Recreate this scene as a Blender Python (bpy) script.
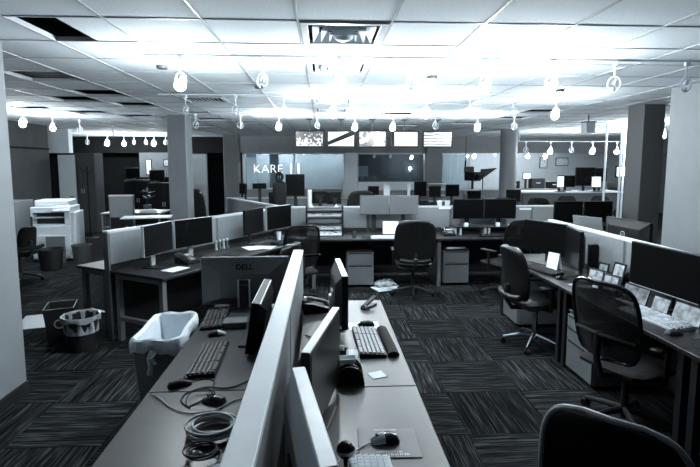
import bpy, bmesh, math, random
from mathutils import Matrix, Vector
random.seed(7)
for o in list(bpy.data.objects): bpy.data.objects.remove(o, do_unlink=True)
S = bpy.context.scene
COL = S.collection
R = math.radians
PI = math.pi

# ------------------------------------------------------------ camera, world, exposure
cd = bpy.data.cameras.new('camera')
cam = bpy.data.objects.new('camera', cd); COL.objects.link(cam)
cam.location = (0, 0, 1.83)
YAW, PITCH = 0.0555, 0.10498
cam.rotation_euler = (PI/2 - PITCH, 0, -YAW)
cd.sensor_fit = 'HORIZONTAL'; cd.sensor_width = 36.0
cd.lens = 484/700*36.0
cd.shift_y = -18.5/700
cd.clip_start = 0.05
S.camera = cam
w = bpy.data.worlds.new('world'); S.world = w; w.use_nodes = True
w.node_tree.nodes['Background'].inputs[0].default_value = (0.72, 0.86, 1.0, 1)
w.node_tree.nodes['Background'].inputs[1].default_value = 0.012
S.view_settings.view_transform = 'Standard'
S.view_settings.look = 'None'
S.view_settings.exposure = 0.0
S.view_settings.gamma = 1.0
S.view_settings.use_curve_mapping = False
BULB = 930.0          # radiance of a lit track lamp's bulb

# ------------------------------------------------------------ materials
MATS = {}
def tint(v): return (min(1, v*0.90), min(1, v*0.985), min(1, v*1.05), 1)
def mat(name, v, rough=0.5, metal=0.0, spec=0.5, noise=None, bump=None, emit=None, coat=0.0):
    """noise = (scale, amount, (sx,sy,sz)): brightness variation; bump = (scale, strength)"""
    m = bpy.data.materials.new(name); m.use_nodes = True
    nt = m.node_tree; b = nt.nodes['Principled BSDF']
    c = tint(v)
    b.inputs['Base Color'].default_value = c
    b.inputs['Roughness'].default_value = rough
    b.inputs['Metallic'].default_value = metal
    b.inputs['Specular IOR Level'].default_value = spec
    b.inputs['Coat Weight'].default_value = coat
    if noise or bump:
        tc = nt.nodes.new('ShaderNodeTexCoord')
    if noise:
        sc, am, st = noise
        mp = nt.nodes.new('ShaderNodeMapping'); mp.inputs['Scale'].default_value = st
        n = nt.nodes.new('ShaderNodeTexNoise'); n.inputs['Scale'].default_value = sc; n.inputs['Detail'].default_value = 4
        r = nt.nodes.new('ShaderNodeValToRGB')
        r.color_ramp.elements[0].position = 0.3; r.color_ramp.elements[1].position = 0.7
        r.color_ramp.elements[0].color = tint(v*(1-am)); r.color_ramp.elements[1].color = tint(v*(1+am))
        nt.links.new(tc.outputs['Object'], mp.inputs[0]); nt.links.new(mp.outputs[0], n.inputs['Vector'])
        nt.links.new(n.outputs['Fac'], r.inputs[0]); nt.links.new(r.outputs[0], b.inputs['Base Color'])
    if bump:
        n2 = nt.nodes.new('ShaderNodeTexNoise'); n2.inputs['Scale'].default_value = bump[0]; n2.inputs['Detail'].default_value = 3
        bp = nt.nodes.new('ShaderNodeBump'); bp.inputs['Strength'].default_value = bump[1]; bp.inputs['Distance'].default_value = 0.005
        nt.links.new(tc.outputs['Object'], n2.inputs['Vector'])
        nt.links.new(n2.outputs['Fac'], bp.inputs['Height']); nt.links.new(bp.outputs[0], b.inputs['Normal'])
    if emit is not None:
        b.inputs['Emission Color'].default_value = (0.87, 0.955, 1.0, 1)
        b.inputs['Emission Strength'].default_value = emit
    MATS[name] = m
    return m
mat('ceiling_tile', 0.80, 0.9, noise=(60, 0.06, (1,1,1)), bump=(160, 0.25))
mat('grid_bar', 0.42, 0.5)
mat('plenum', 0.012, 0.9, noise=(3, 0.6, (1,1,1)))
mat('vent_metal', 0.5, 0.5, noise=(30, 0.1, (1,1,1)))
mat('vent_dark', 0.02, 0.7, noise=(20, 0.4, (1,1,1)))
mat('wall_light', 0.20, 0.75, noise=(8, 0.03, (1,1,1)), bump=(90, 0.1))
mat('wall_dark', 0.06, 0.8, spec=0.15, noise=(5, 0.08, (1,1,1)), bump=(80, 0.1))
mat('wall_black', 0.006, 0.8, spec=0.1, noise=(4, 0.3, (1,1,1)))
mat('wall_pale', 0.30, 0.75, noise=(6, 0.05, (1,1,1)))
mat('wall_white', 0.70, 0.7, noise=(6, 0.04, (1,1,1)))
mat('wall_mid', 0.20, 0.7, noise=(6, 0.05, (1,1,1)))
mat('column_wrap', 0.17, 0.6, noise=(14, 0.10, (6,6,0.6)))
mat('column_dark', 0.06, 0.6, noise=(14, 0.10, (6,6,0.6)))
mat('laminate', 0.024, 0.36, noise=(40, 0.10, (1,0.15,1)), bump=(300, 0.03), spec=0.34)
mat('laminate_dark', 0.018, 0.38, noise=(40, 0.12, (1,0.2,1)), spec=0.3)
mat('fabric_panel', 0.21, 0.85, noise=(90, 0.14, (1,1,1)), bump=(400, 0.25))
mat('panel_cap', 0.75, 0.45, noise=(12, 0.03, (1,1,1)))
mat('panel_cap_grey', 0.5, 0.4, noise=(12, 0.05, (1,1,1)))
mat('panel_post', 0.10, 0.45, noise=(12, 0.06, (1,1,1)))
mat('steel_grey', 0.15, 0.42, noise=(25, 0.05, (1,1,1)))
mat('dark_metal', 0.015, 0.45, spec=0.3, noise=(25, 0.1, (1,1,1)))
mat('black_plastic', 0.006, 0.45, spec=0.15, noise=(50, 0.15, (1,1,1)))
mat('black_gloss', 0.005, 0.2, spec=0.4, noise=(20, 0.1, (1,1,1)))
mat('screen_off', 0.003, 0.3, spec=0.09, noise=(3, 0.05, (1,1,1)))
mat('screen_haze', 0.10, 0.6, noise=(4, 0.08, (1,1,1)))
mat('grey_plastic', 0.06, 0.45, noise=(40, 0.08, (1,1,1)))
mat('silver', 0.45, 0.38, metal=0.2, noise=(30, 0.05, (1,1,1)))
mat('white_plastic', 0.72, 0.4, noise=(30, 0.03, (1,1,1)))
mat('paper', 0.85, 0.8, noise=(30, 0.03, (1,1,1)))
mat('frame_print', 0.42, 0.4, noise=(18, 0.75, (1,1,1)))
mat('paper_print', 0.38, 0.7, noise=(16, 0.6, (1,1,1)))
mat('photo_print', 0.16, 0.35, noise=(14, 0.9, (1,1,1)))
mat('key_black', 0.022, 0.5, noise=(60, 0.2, (1,1,1)))
mat('key_white', 0.5, 0.5, noise=(22, 0.5, (1,1,1)))
mat('key_grey', 0.30, 0.5, noise=(60, 0.1, (1,1,1)))
mat('chrome', 0.7, 0.15, metal=1.0, noise=(10, 0.04, (1,1,1)))
mat('leather', 0.006, 0.36, noise=(20, 0.2, (1,1,1)), bump=(140, 0.25), spec=0.35)
mat('dark_fabric', 0.007, 0.8, spec=0.2, noise=(60, 0.25, (1,1,1)), bump=(220, 0.3))
mat('liner', 0.82, 0.45, noise=(9, 0.06, (1,1,1)), bump=(26, 0.9))
mat('liner_clear', 0.42, 0.3, noise=(12, 0.3, (1,1,1)), bump=(24, 0.9))
mat('bin_tall', 0.30, 0.5, noise=(18, 0.06, (1,1,1)))
mat('bin_grey', 0.09, 0.5, noise=(18, 0.08, (1,1,1)))
mat('bin_dark', 0.015, 0.5, noise=(18, 0.1, (1,1,1)))
mat('copier_white', 0.75, 0.45, noise=(14, 0.03, (1,1,1)))
mat('copier_dark', 0.05, 0.4, noise=(14, 0.1, (1,1,1)))
mat('cable_grey', 0.32, 0.5, noise=(30, 0.1, (1,1,1)))
mat('lamp_white', 0.8, 0.4, noise=(30, 0.02, (1,1,1)))
mat('bulb_lit', 0.9, 0.4, emit=BULB)
mat('bulb_dim', 0.9, 0.4, emit=BULB*0.6)
mat('bulb_small', 0.9, 0.4, emit=40)
mat('bulb_off', 0.7, 0.2)
mat('glow_screen', 0.5, 0.4, emit=1.6)
mat('glow_letter', 0.92, 0.5, emit=1.8)  # own glow added so the white letters stand out from the glass
mat('red_dot', 0.5, 0.4)

def mesh_net():
    m = bpy.data.materials.new('mesh_net'); m.use_nodes = True; nt = m.node_tree
    b = nt.nodes['Principled BSDF']; b.inputs['Base Color'].default_value = tint(0.008); b.inputs['Roughness'].default_value = 0.7; b.inputs['Specular IOR Level'].default_value = 0.2
    tc = nt.nodes.new('ShaderNodeTexCoord'); wv = nt.nodes.new('ShaderNodeTexNoise'); wv.inputs['Scale'].default_value = 260
    mr = nt.nodes.new('ShaderNodeMapRange'); mr.inputs[1].default_value = .35; mr.inputs[2].default_value = .65; mr.inputs[3].default_value = .55; mr.inputs[4].default_value = 1.0
    nt.links.new(tc.outputs['Object'], wv.inputs['Vector']); nt.links.new(wv.outputs['Fac'], mr.inputs[0]); nt.links.new(mr.outputs[0], b.inputs['Alpha'])
    MATS['mesh_net'] = m
mesh_net()
def glass():
    m = bpy.data.materials.new('glass'); m.use_nodes = True; nt = m.node_tree
    out = nt.nodes['Material Output']; nt.nodes.remove(nt.nodes['Principled BSDF'])
    t = nt.nodes.new('ShaderNodeBsdfTransparent'); t.inputs[0].default_value = (0.86, 0.92, 0.95, 1)
    g = nt.nodes.new('ShaderNodeBsdfGlossy'); g.inputs['Roughness'].default_value = 0.03
    fr = nt.nodes.new('ShaderNodeFresnel'); fr.inputs[0].default_value = 1.5
    mx = nt.nodes.new('ShaderNodeMixShader')
    nt.links.new(fr.outputs[0], mx.inputs[0]); nt.links.new(t.outputs[0], mx.inputs[1]); nt.links.new(g.outputs[0], mx.inputs[2]); nt.links.new(mx.outputs[0], out.inputs[0])
    MATS['glass'] = m
glass()
def carpet():
    m = bpy.data.materials.new('carpet'); m.use_nodes = True; nt = m.node_tree
    b = nt.nodes['Principled BSDF']; b.inputs['Roughness'].default_value = 0.95; b.inputs['Specular IOR Level'].default_value = 0.02
    tc = nt.nodes.new('ShaderNodeTexCoord'); oi = nt.nodes.new('ShaderNodeObjectInfo')
    add = nt.nodes.new('ShaderNodeVectorMath'); add.operation = 'ADD'
    sc = nt.nodes.new('ShaderNodeVectorMath'); sc.operation = 'SCALE'; sc.inputs[0].default_value = (37, 21, 0)
    nt.links.new(oi.outputs['Random'], sc.inputs['Scale'])
    nt.links.new(tc.outputs['Object'], add.inputs[0]); nt.links.new(sc.outputs[0], add.inputs[1])
    def nz(sx, sy, s):
        mp = nt.nodes.new('ShaderNodeMapping'); mp.inputs['Scale'].default_value = (sx, sy, 1)
        n = nt.nodes.new('ShaderNodeTexNoise'); n.inputs['Scale'].default_value = s; n.inputs['Detail'].default_value = 3
        nt.links.new(add.outputs[0], mp.inputs[0]); nt.links.new(mp.outputs[0], n.inputs['Vector']); return n
    a = nz(1.1, 26, 1.6); c = nz(3, 90, 1.5)
    mx = nt.nodes.new('ShaderNodeMath'); mx.operation = 'MULTIPLY'
    nt.links.new(a.outputs['Fac'], mx.inputs[0]); nt.links.new(c.outputs['Fac'], mx.inputs[1])
    rp = nt.nodes.new('ShaderNodeValToRGB'); e = rp.color_ramp.elements
    e[0].position = 0.14; e[0].color = tint(0.003); e[1].position = 0.40; e[1].color = tint(0.062)
    k = e.new(0.26); k.color = tint(0.012)
    nt.links.new(mx.outputs[0], rp.inputs[0])
    # each tile a little lighter or darker than its neighbour
    mr = nt.nodes.new('ShaderNodeMapRange'); mr.inputs[3].default_value = 0.7; mr.inputs[4].default_value = 1.3
    nt.links.new(oi.outputs['Random'], mr.inputs[0])
    v = nt.nodes.new('ShaderNodeVectorMath'); v.operation = 'SCALE'
    nt.links.new(rp.outputs[0], v.inputs[0]); nt.links.new(mr.outputs[0], v.inputs['Scale']); nt.links.new(v.outputs[0], b.inputs['Base Color'])
    bp = nt.nodes.new('ShaderNodeBump'); bp.inputs['Strength'].default_value = 0.5; bp.inputs['Distance'].default_value = 0.004
    nt.links.new(c.outputs['Fac'], bp.inputs['Height']); nt.links.new(bp.outputs[0], b.inputs['Normal'])
    MATS['carpet'] = m
carpet()
def screen_picture(name, kind):
    """lit television pictures, each its own pattern"""
    m = bpy.data.materials.new(name); m.use_nodes = True; nt = m.node_tree
    b = nt.nodes['Principled BSDF']; b.inputs['Base Color'].default_value = (0.01, 0.01, 0.01, 1); b.inputs['Roughness'].default_value = 0.3
    tc = nt.nodes.new('ShaderNodeTexCoord'); rp = nt.nodes.new('ShaderNodeValToRGB'); e = rp.color_ramp.elements
    if kind == 'speckle':
        n = nt.nodes.new('ShaderNodeTexNoise'); n.inputs['Scale'].default_value = 22
        sx = nt.nodes.new('ShaderNodeSeparateXYZ'); ad = nt.nodes.new('ShaderNodeMath'); ad.operation = 'SUBTRACT'
        ml = nt.nodes.new('ShaderNodeMath'); ml.operation = 'MULTIPLY'; ml.inputs[1].default_value = 1.1
        nt.links.new(tc.outputs['Object'], n.inputs['Vector']); nt.links.new(tc.outputs['Object'], sx.inputs[0])
        nt.links.new(sx.outputs['Z'], ml.inputs[0]); nt.links.new(n.outputs['Fac'], ad.inputs[0]); nt.links.new(ml.outputs[0], ad.inputs[1]); nt.links.new(ad.outputs[0], rp.inputs[0])
        e[0].position = 0.32; e[0].color = (.02,.02,.02,1); e[1].position = 0.42; e[1].color = (1,1,1,1)
    elif kind == 'blots':
        n = nt.nodes.new('ShaderNodeTexNoise'); n.inputs['Scale'].default_value = 8; n.inputs['Detail'].default_value = 1
        nt.links.new(tc.outputs['Object'], n.inputs['Vector']); nt.links.new(n.outputs['Fac'], rp.inputs[0])
        e[0].position = 0.50; e[0].color = (.01,.01,.01,1); e[1].position = 0.54; e[1].color = (1,1,1,1)
    elif kind == 'plain':
        n = nt.nodes.new('ShaderNodeTexNoise'); n.inputs['Scale'].default_value = 3
        nt.links.new(tc.outputs['Object'], n.inputs['Vector']); nt.links.new(n.outputs['Fac'], rp.inputs[0])
        e[0].position = 0.2; e[0].color = (.55,.62,.65,1); e[1].position = 0.6; e[1].color = (1,1,1,1)
    else:
        wv = nt.nodes.new('ShaderNodeTexWave'); wv.bands_direction = 'Z'; wv.inputs['Scale'].default_value = 5; wv.inputs['Distortion'].default_value = 3
        nt.links.new(tc.outputs['Object'], wv.inputs['Vector']); nt.links.new(wv.outputs['Fac'], rp.inputs[0])
        e[0].position = 0.08; e[0].color = (.08,.09,.10,1); e[1].position = 0.3; e[1].color = (.95,1,1,1)
    nt.links.new(rp.outputs[0], b.inputs['Emission Color']); b.inputs['Emission Strength'].default_value = 1.1
    MATS[name] = m
for i, k in enumerate(('speckle', 'plain', 'blots', 'plain', 'lines')): screen_picture('tv_picture_%d' % i, k)

# ------------------------------------------------------------ mesh helpers
def smooth_list(v, n):
    out = []
    L = len(v)-1
    for q in range(n+1):
        t = q/n*L; i = min(int(t), L-1); f = t-i
        a, b, c, d = v[max(0,i-1)], v[i], v[i+1], v[min(L,i+2)]
        out.append(.5*(2*b+(c-a)*f+(2*a-5*b+4*c-d)*f*f+(3*b-a-3*c+d)*f**3))
    return out
class MB:
    def __init__(s): s.v = []; s.f = []
    def add(s, vs, fs, m=None):
        n = len(s.v)
        s.v += [tuple(m @ Vector(p)) if m is not None else tuple(p) for p in vs]
        s.f += [tuple(i+n for i in f) for f in fs]
        return s
    def box(s, x0, x1, y0, y1, z0, z1, m=None):
        return s.add([(x0,y0,z0),(x1,y0,z0),(x1,y1,z0),(x0,y1,z0),(x0,y0,z1),(x1,y0,z1),(x1,y1,z1),(x0,y1,z1)],
                     [(0,3,2,1),(4,5,6,7),(0,1,5,4),(1,2,6,5),(2,3,7,6),(3,0,4,7)], m)
    def rbox(s, x0, x1, y0, y1, z0, z1, c=0.004, m=None):
        """box with chamfered edges"""
        bm = bmesh.new(); bmesh.ops.create_cube(bm, size=1)
        for v in bm.verts:
            v.co = Vector(((x0+x1)/2 + v.co.x*(x1-x0), (y0+y1)/2 + v.co.y*(y1-y0), (z0+z1)/2 + v.co.z*(z1-z0)))
        bmesh.ops.bevel(bm, geom=list(bm.edges), offset=c, segments=1, affect='EDGES')
        bm.verts.index_update()
        s.add([v.co.copy() for v in bm.verts], [[v.index for v in f.verts] for f in bm.faces], m); bm.free()
        return s
    def prism(s, pts, y0, y1, m=None):
        """polygon in x,z pushed along y"""
        n = len(pts)
        vs = [(x,y0,z) for x,z in pts] + [(x,y1,z) for x,z in pts]
        fs = [tuple(range(n)), tuple(range(2*n-1, n-1, -1))] + [(i, i+n, (i+1)%n+n, (i+1)%n) for i in range(n)]
        return s.add(vs, fs, m)
    def slab(s, pts, z0, z1, m=None):
        n = len(pts)
        vs = [(x,y,z0) for x,y in pts] + [(x,y,z1) for x,y in pts]
        fs = [tuple(range(n-1,-1,-1)), tuple(range(n, 2*n))] + [(i, (i+1)%n, (i+1)%n+n, i+n) for i in range(n)]
        return s.add(vs, fs, m)
    def lathe(s, prof, n=20, m=None, cap=True):
        """profile of (r, z) turned about z"""
        vs = []; fs = []
        for r, z in prof:
            for k in range(n):
                a = 2*PI*k/n; vs.append((r*math.cos(a), r*math.sin(a), z))
        for i in range(len(prof)-1):
            for k in range(n):
                k2 = (k+1) % n; fs.append((i*n+k, i*n+k2, (i+1)*n+k2, (i+1)*n+k))
        if cap:
            fs.append(tuple(range(n-1,-1,-1))); fs.append(tuple(range((len(prof)-1)*n, len(prof)*n)))
        return s.add(vs, fs, m)
    def tube(s, pts, r, n=8, closed=False, r1=None):
        P = [Vector(p) for p in pts]; L = len(P); vs = []; fs = []
        up = None
        for i, p in enumerate(P):
            a = P[(i-1) % L] if (closed or i > 0) else p; b = P[(i+1) % L] if (closed or i < L-1) else p
            t = (b-a).normalized()
            if up is None: up = Vector((0,0,1)) if abs(t.z) < .9 else Vector((1,0,0))
            sd = t.cross(up)
            if sd.length < 1e-5: sd = t.cross(Vector((1,0.3,0)))
            sd.normalize(); u2 = sd.cross(t); up = u2
            rr = r if r1 is None else r + (r1-r)*i/(L-1)
            for k in range(n):
                an = 2*PI*k/n; vs.append(p + sd*rr*math.cos(an) + u2*rr*math.sin(an))
        for i in range(L if closed else L-1):
            j = (i+1) % L
            for k in range(n):
                k2 = (k+1) % n; fs.append((i*n+k, i*n+k2, j*n+k2, j*n+k))
        if not closed:
            fs.append(tuple(range(n-1,-1,-1))); fs.append(tuple(range((L-1)*n, L*n)))
        return s.add(vs, fs)
    def ball(s, c, r, m=None, n=12, k=8, sc=(1,1,1)):
        prof = [(r*math.sin(PI*i/k) + 1e-5, -r*math.cos(PI*i/k)) for i in range(k+1)]
        T = Matrix.Translation(c) @ Matrix.Diagonal((*sc, 1))
        return s.lathe(prof, n, (m @ T) if m is not None else T)
    def pad(s, half, ys, zs, thick, cup=0.0, nu=12, m=None, edge=0.25):
        """upholstered panel: half widths, y offsets and heights along v; u runs across"""
        nv = len(zs); F = []; B = []
        for j in range(nv):
            for i in range(nu+1):
                u = -1 + 2*i/nu
                e = max(0.0, 1-abs(u)**4) ** 0.5
                vv = -1 + 2*j/(nv-1); ev = max(0.0, 1-abs(vv)**6) ** 0.5
                t = thick/2*(edge + (1-edge)*e*ev)
                yc = ys[j] + cup*u*u
                F.append((half[j]*u, yc+t, zs[j])); B.append((half[j]*u, yc-t, zs[j]))
        n = len(F); fs = []; w_ = nu+1
        for j in range(nv-1):
            for i in range(nu):
                a = j*w_+i; fs.append((a, a+w_, a+w_+1, a+1)); fs.append((n+a, n+a+1, n+a+w_+1, n+a+w_))
        for i in range(nu):
            fs.append((i, i+1, n+i+1, n+i)); a = (nv-1)*w_+i; fs.append((a+1, a, n+a, n+a+1))
        for j in range(nv-1):
            a = j*w_; fs.append((a+w_, a, n+a, n+a+w_)); a = j*w_+nu; fs.append((a, a+w_, n+a+w_, n+a))
        return s.add(F+B, fs, m)
    def mesh(s, name, smooth=False):
        me = bpy.data.meshes.new(name); me.from_pydata(s.v, [], s.f); me.update()
        bm = bmesh.new(); bm.from_mesh(me); bmesh.ops.recalc_face_normals(bm, faces=bm.faces); bm.to_mesh(me); bm.free()
        if smooth:
            for p in me.polygons: p.use_smooth = True
            me.set_sharp_from_angle(angle=R(42))
        return me
    def build(s, name, m, parent=None, smooth=False, label=None):
        me = s.mesh(name, smooth); me.materials.append(MATS[m])
        return link(name, me, parent, label)
def link(name, me, parent=None, label=None):
    o = bpy.data.objects.new(name, me); COL.objects.link(o)
    if parent is not None: o.parent = parent
    if label: o['label'] = label
    return o
def tag(o, label, cat, group=None):
    o['label'] = label; o['category'] = cat
    if group: o['group'] = group
    return o
def thing(name, label, cat, loc=(0,0,0), rz=0.0, group=None):
    o = bpy.data.objects.new(name, None); COL.objects.link(o); o.empty_display_size = 0.1
    o.location = loc; o.rotation_euler = (0,0,R(rz)); return tag(o, label, cat, group)
def place(o, loc, rz=0.0): o.location = loc; o.rotation_euler = (0,0,R(rz)); return o
def struct(o): o['kind'] = 'structure'; return o
def sempty(name, loc=(0,0,0)):
    o = bpy.data.objects.new(name, None); COL.objects.link(o); o.location = loc; return struct(o)
def copy_tree(o, parent=None):
    c = o.copy(); COL.objects.link(c)
    if parent is not None: c.parent = parent
    for ch in o.children: copy_tree(ch, c)
    return c
def B(name, m, parent, x0, x1, y0, y1, z0, z1, c=0.0, label=None):
    mb = MB()
    if c: mb.rbox(x0,x1,y0,y1,z0,z1,c)
    else: mb.box(x0,x1,y0,y1,z0,z1)
    return mb.build(name, m, parent, label=label)
def text_mesh(t, size, ext, align='CENTER', thin=0.0):
    cu = bpy.data.curves.new('lettering', 'FONT'); cu.body = t; cu.size = size; cu.extrude = ext; cu.align_x = align; cu.resolution_u = 3; cu.offset = thin
    o = bpy.data.objects.new('lettering', cu); COL.objects.link(o)
    me = bpy.data.meshes.new_from_object(o.evaluated_get(bpy.context.evaluated_depsgraph_get()))
    bpy.data.objects.remove(o, do_unlink=True); bpy.data.curves.remove(cu)
    return me

# ============================================================ THE SETTING
# ---- floor with loose-laid carpet tiles, quarter-turned
XMIN, XMAX, YMIN, YMAX = -10.0, 13.0, -1.2, 20.6
fl = struct(B('floor', 'wall_black', None, XMIN, XMAX, YMIN, YMAX, -0.15, -0.008))
TS = 0.61
tile_me = MB().rbox(-TS/2+.0012, TS/2-.0012, -TS/2+.0012, TS/2-.0012, -0.008, 0.0, 0.0015).mesh('carpet_tile'); tile_me.materials.append(MATS['carpet'])
cells = []
for i in range(int((XMAX-XMIN)/TS)):
    for j in range(int((YMAX-YMIN)/TS)):
        cells.append((XMIN+TS*(i+.5), YMIN+TS*(j+.5), i, j))
def in_view(x, y, margin=0.6):
    return y > 1.0 and abs(x - 0.055*y) < 0.76*y + margin
def rank(c):
    x, y = c[0], c[1]
    hid = (-0.86 < x < 0.3 and y < 3.8) or x < -2.4 and y < 3.9
    return (0 if in_view(x, y) and not hid else 1, math.hypot(x, y))
cells.sort(key=rank)
for k, (x, y, i, j) in enumerate(cells[:296]):
    o = link('carpet_tile', tile_me, fl); o.location = (x, y, 0); o.rotation_euler = (0, 0, PI/2*((i+j) % 2))
rest = [MB(), MB()]
for x, y, i, j in cells[296:]:
    rest[(i+j) % 2].box(x-TS/2+.0012, x+TS/2-.0012, y-TS/2+.0012, y+TS/2-.0012, -0.008, 0.0)
me0 = rest[0].mesh('far_carpet_tiles'); me0.materials.append(MATS['carpet'])
o = link('far_carpet_tiles', me0, fl); o['kind'] = 'stuff'
r1 = MB(); r1.v = [(y, -x, z) for x, y, z in rest[1].v]; r1.f = rest[1].f
me1 = r1.mesh('far_carpet_tiles'); me1.materials.append(MATS['carpet'])
o = link('far_carpet_tiles', me1, fl); o.rotation_euler = (0,0,PI/2); o['kind'] = 'stuff'

# ---- ceiling: dark deck, hung grid, tiles, some of them missing
ZC = 2.747
ce = struct(B('ceiling', 'plenum', None, XMIN, XMAX, YMIN, YMAX, 3.35, 3.45))
GX0, GY0 = -0.157, 3.235
I0, I1 = -16, 21; J0, J1 = -7, 28
HOLES = {(-5,3), (-5,5), (-6,6), (-5,7), (6,8), (6,10), (-7,9), (-6,10), (5,12), (-4,11), (-8,8), (2,9), (3,13), (-5,14)}
GRILLES = {(4,2), (3,6), (-3,6), (6,6), (-4,9), (-3,12)}
DIFF = {(0,0), (0,2), (0,6), (0,8)}
def inroom(i, j): return not (GX0+TS*i < XMIN or GX0+TS*(i+1) > XMAX or GY0+TS*(j+1) > 20.4)
ct_me = MB().rbox(-TS/2+.006, TS/2-.006, -TS/2+.006, TS/2-.006, 0, 0.016, 0.003).mesh('ceiling_tile'); ct_me.materials.append(MATS['ceiling_tile'])
ct = []
for i in range(I0, I1):
    for j in range(J0, J1):
        if (i,j) in HOLES or (i,j) in GRILLES or (i,j) in DIFF or (i,j) == (-3,0) or not inroom(i,j): continue
        ct.append((GX0+TS*(i+.5), GY0+TS*(j+.5)))
ct.sort(key=lambda c: (0 if c[1] > 2.8 and in_view(c[0], c[1]) else 1, math.hypot(*c)))
for x, y in ct[:299]:
    o = link('ceiling_tile', ct_me, ce); o.location = (x, y, ZC)
far = MB()
for x, y in ct[299:]: far.box(x-TS/2+.006, x+TS/2-.006, y-TS/2+.006, y+TS/2-.006, ZC, ZC+.016)
far.build('far_ceiling_tiles', 'ceiling_tile', ce)['kind'] = 'stuff'
# the tile pushed half aside over the hole by the left wall
o = MB().rbox(-.15, .15, -TS/2+.006, TS/2-.006, 0, .016, .003).build('ceiling_tile', 'ceiling_tile', ce); o.location = (GX0-3*TS+TS-.155, GY0+TS*.5, ZC)
for i in range(I0, I1+1):
    x = GX0+TS*i
    if XMIN < x < XMAX: B('main_runner', 'grid_bar', ce, x-.008, x+.008, YMIN, 20.4, ZC-.006, ZC+.03)
for j in range(J0, J1+1):
    y = GY0+TS*j
    if YMIN < y < 20.4: B('cross_tee', 'grid_bar', ce, XMIN, XMAX, y-.008, y+.008, ZC-.005, ZC+.028)

def diffuser(i, j, label, grp):
    t = thing('ceiling_diffuser', label, 'air vent', (GX0+TS*(i+.5), GY0+TS*(j+.5), ZC), 0, grp)
    h = TS/2-.012
    fr = MB()
    for a, b_, c, d in ((-h,h,-h,-h+.05), (-h,h,h-.05,h), (-h,-h+.05,-h+.05,h-.05), (h-.05,h,-h+.05,h-.05)): fr.rbox(a,b_,c,d,-.012,.012,.004)
    fr.build('frame', 'vent_metal', t)
    B('backing', 'vent_dark', t, -h+.01, h-.01, -h+.01, h-.01, .075, .085)
    for k, q in enumerate((.215, .155, .095)):
        z0 = -.012-.01*k; m = MB()
        for s_ in range(4):
            M = Matrix.Rotation(s_*PI/2, 4, 'Z')
            m.add([(-q,-q,z0),(q,-q,z0),(q-.045,-q+.045,z0+.06),(-q+.045,-q+.045,z0+.06),
                   (-q,-q,z0+.004),(q,-q,z0+.004),(q-.045,-q+.045,z0+.064),(-q+.045,-q+.045,z0+.064)],
                  [(0,1,2,3),(7,6,5,4),(0,4,5,1),(1,5,6,2),(2,6,7,3),(3,7,4,0)], M)
        m.build('louvre', 'lamp_white', t)
    MB().ball((0,0,-.012), .075, sc=(1,1,.55)).build('centre_boss', 'lamp_white', t, True)
    return t
for (i, j), l in zip(sorted(DIFF), ('first square air diffuser in the row above the central bench', 'second square air diffuser from the big one above the central bench',
                                     'third square air diffuser of the row running to the televisions', 'last square air diffuser of the row before the televisions')):
    diffuser(i, j, l, 'square ceiling diffusers')
def grille(i, j, label):
    t = thing('return_grille', label, 'air vent', (GX0+TS*(i+.5), GY0+TS*(j+.5), ZC), 0, 'return air grilles')
    h = TS/2-.012; fr = MB()
    for a, b_, c, d in ((-h,h,-h,-h+.035), (-h,h,h-.035,h), (-h,-h+.035,-h+.035,h-.035), (h-.035,h,-h+.035,h-.035)): fr.rbox(a,b_,c,d,-.01,.012,.004)
    fr.build('frame', 'vent_metal', t)
    B('backing', 'vent_dark', t, -h+.01, h-.01, -h+.01, h-.01, .08, .09)
    for k in range(9):
        x = -h+.065+k*(2*h-.13)/8
        MB().box(-.02,.02,-h+.035,h-.035,-.0015,.0015, Matrix.Translation((x,0,.012)) @ Matrix.Rotation(R(38),4,'Y')).build('louvre', 'vent_metal', t)
for (i, j), l in zip(sorted(GRILLES), ('slatted return grille in the ceiling between the two left columns', 'slatted return grille in the ceiling left of the central bench',
                                       'slatted return grille in the far ceiling before the column', 'slatted return grille in the ceiling right of the televisions',
                                       'slatted return grille nearest the light right wall', 'slatted return grille before the dark right column')):
    grille(i, j, l)
for x, y in ((-1.5, 4.75), (1.15, 5.15), (-.75, 5.9), (2.95, 6.0)):
    m = MB().lathe([(.045, -.03), (.052, -.02), (.052, 0)], 16)
    tag(place(m.build('smoke_detector', 'grey_plastic', None, True), (x, y, ZC)), 'small round grey sensor set in the ceiling tiles', 'sensor', 'ceiling sensors')

# ---- walls
def wall(name, m, *a):
    return struct(B(name, m, None, *a))
wl = wall('wall_left', 'wall_light', -2.68, -2.39, YMIN, 3.87, 0, ZC)
b_ = struct(B('baseboard_left', 'dark_metal', None, -2.392, -2.375, YMIN, 3.87, 0, .10))
wall('wall_right', 'wall_light', 4.27, 4.55, YMIN, 5.83, 0, ZC)
struct(B('baseboard_right', 'dark_metal', None, 4.255, 4.272, YMIN, 5.83, 0, .10))
wd = wall('wall_left_far', 'wall_dark', -6.9, -6.62, 3.0, 12.2, 0, ZC)
B('dado_rail', 'wall_black', wd, -6.622, -6.60, 3.0, 12.2, 2.17, 2.21)
wall('wall_left_corridor', 'wall_white', -8.4, -6.70, 13.3, 13.5, 2.12, ZC)
wall('wall_left_outer', 'wall_black', -10, -9.8, 3.0, 20.4, 0, ZC)
wall('wall_right_outer', 'wall_dark', 12.7, 13, 0, 20.4, 0, ZC)
wall('wall_back_outer', 'wall_pale', 4.3, 12.7, 20.2, 20.4, 0, ZC)
wall('wall_gallery', 'wall_pale', -3.2, .95, 19.6, 19.8, 0, ZC)
wall('wall_gallery_glare', 'wall_white', -2.72, -2.38, 17.6, 17.75, 0, ZC)  # white panel added to stand for the bright glare behind the glass
wall('wall_gallery_post', 'column_wrap', -1.95, -1.62, 17.9, 18.2, 0, ZC)
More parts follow.
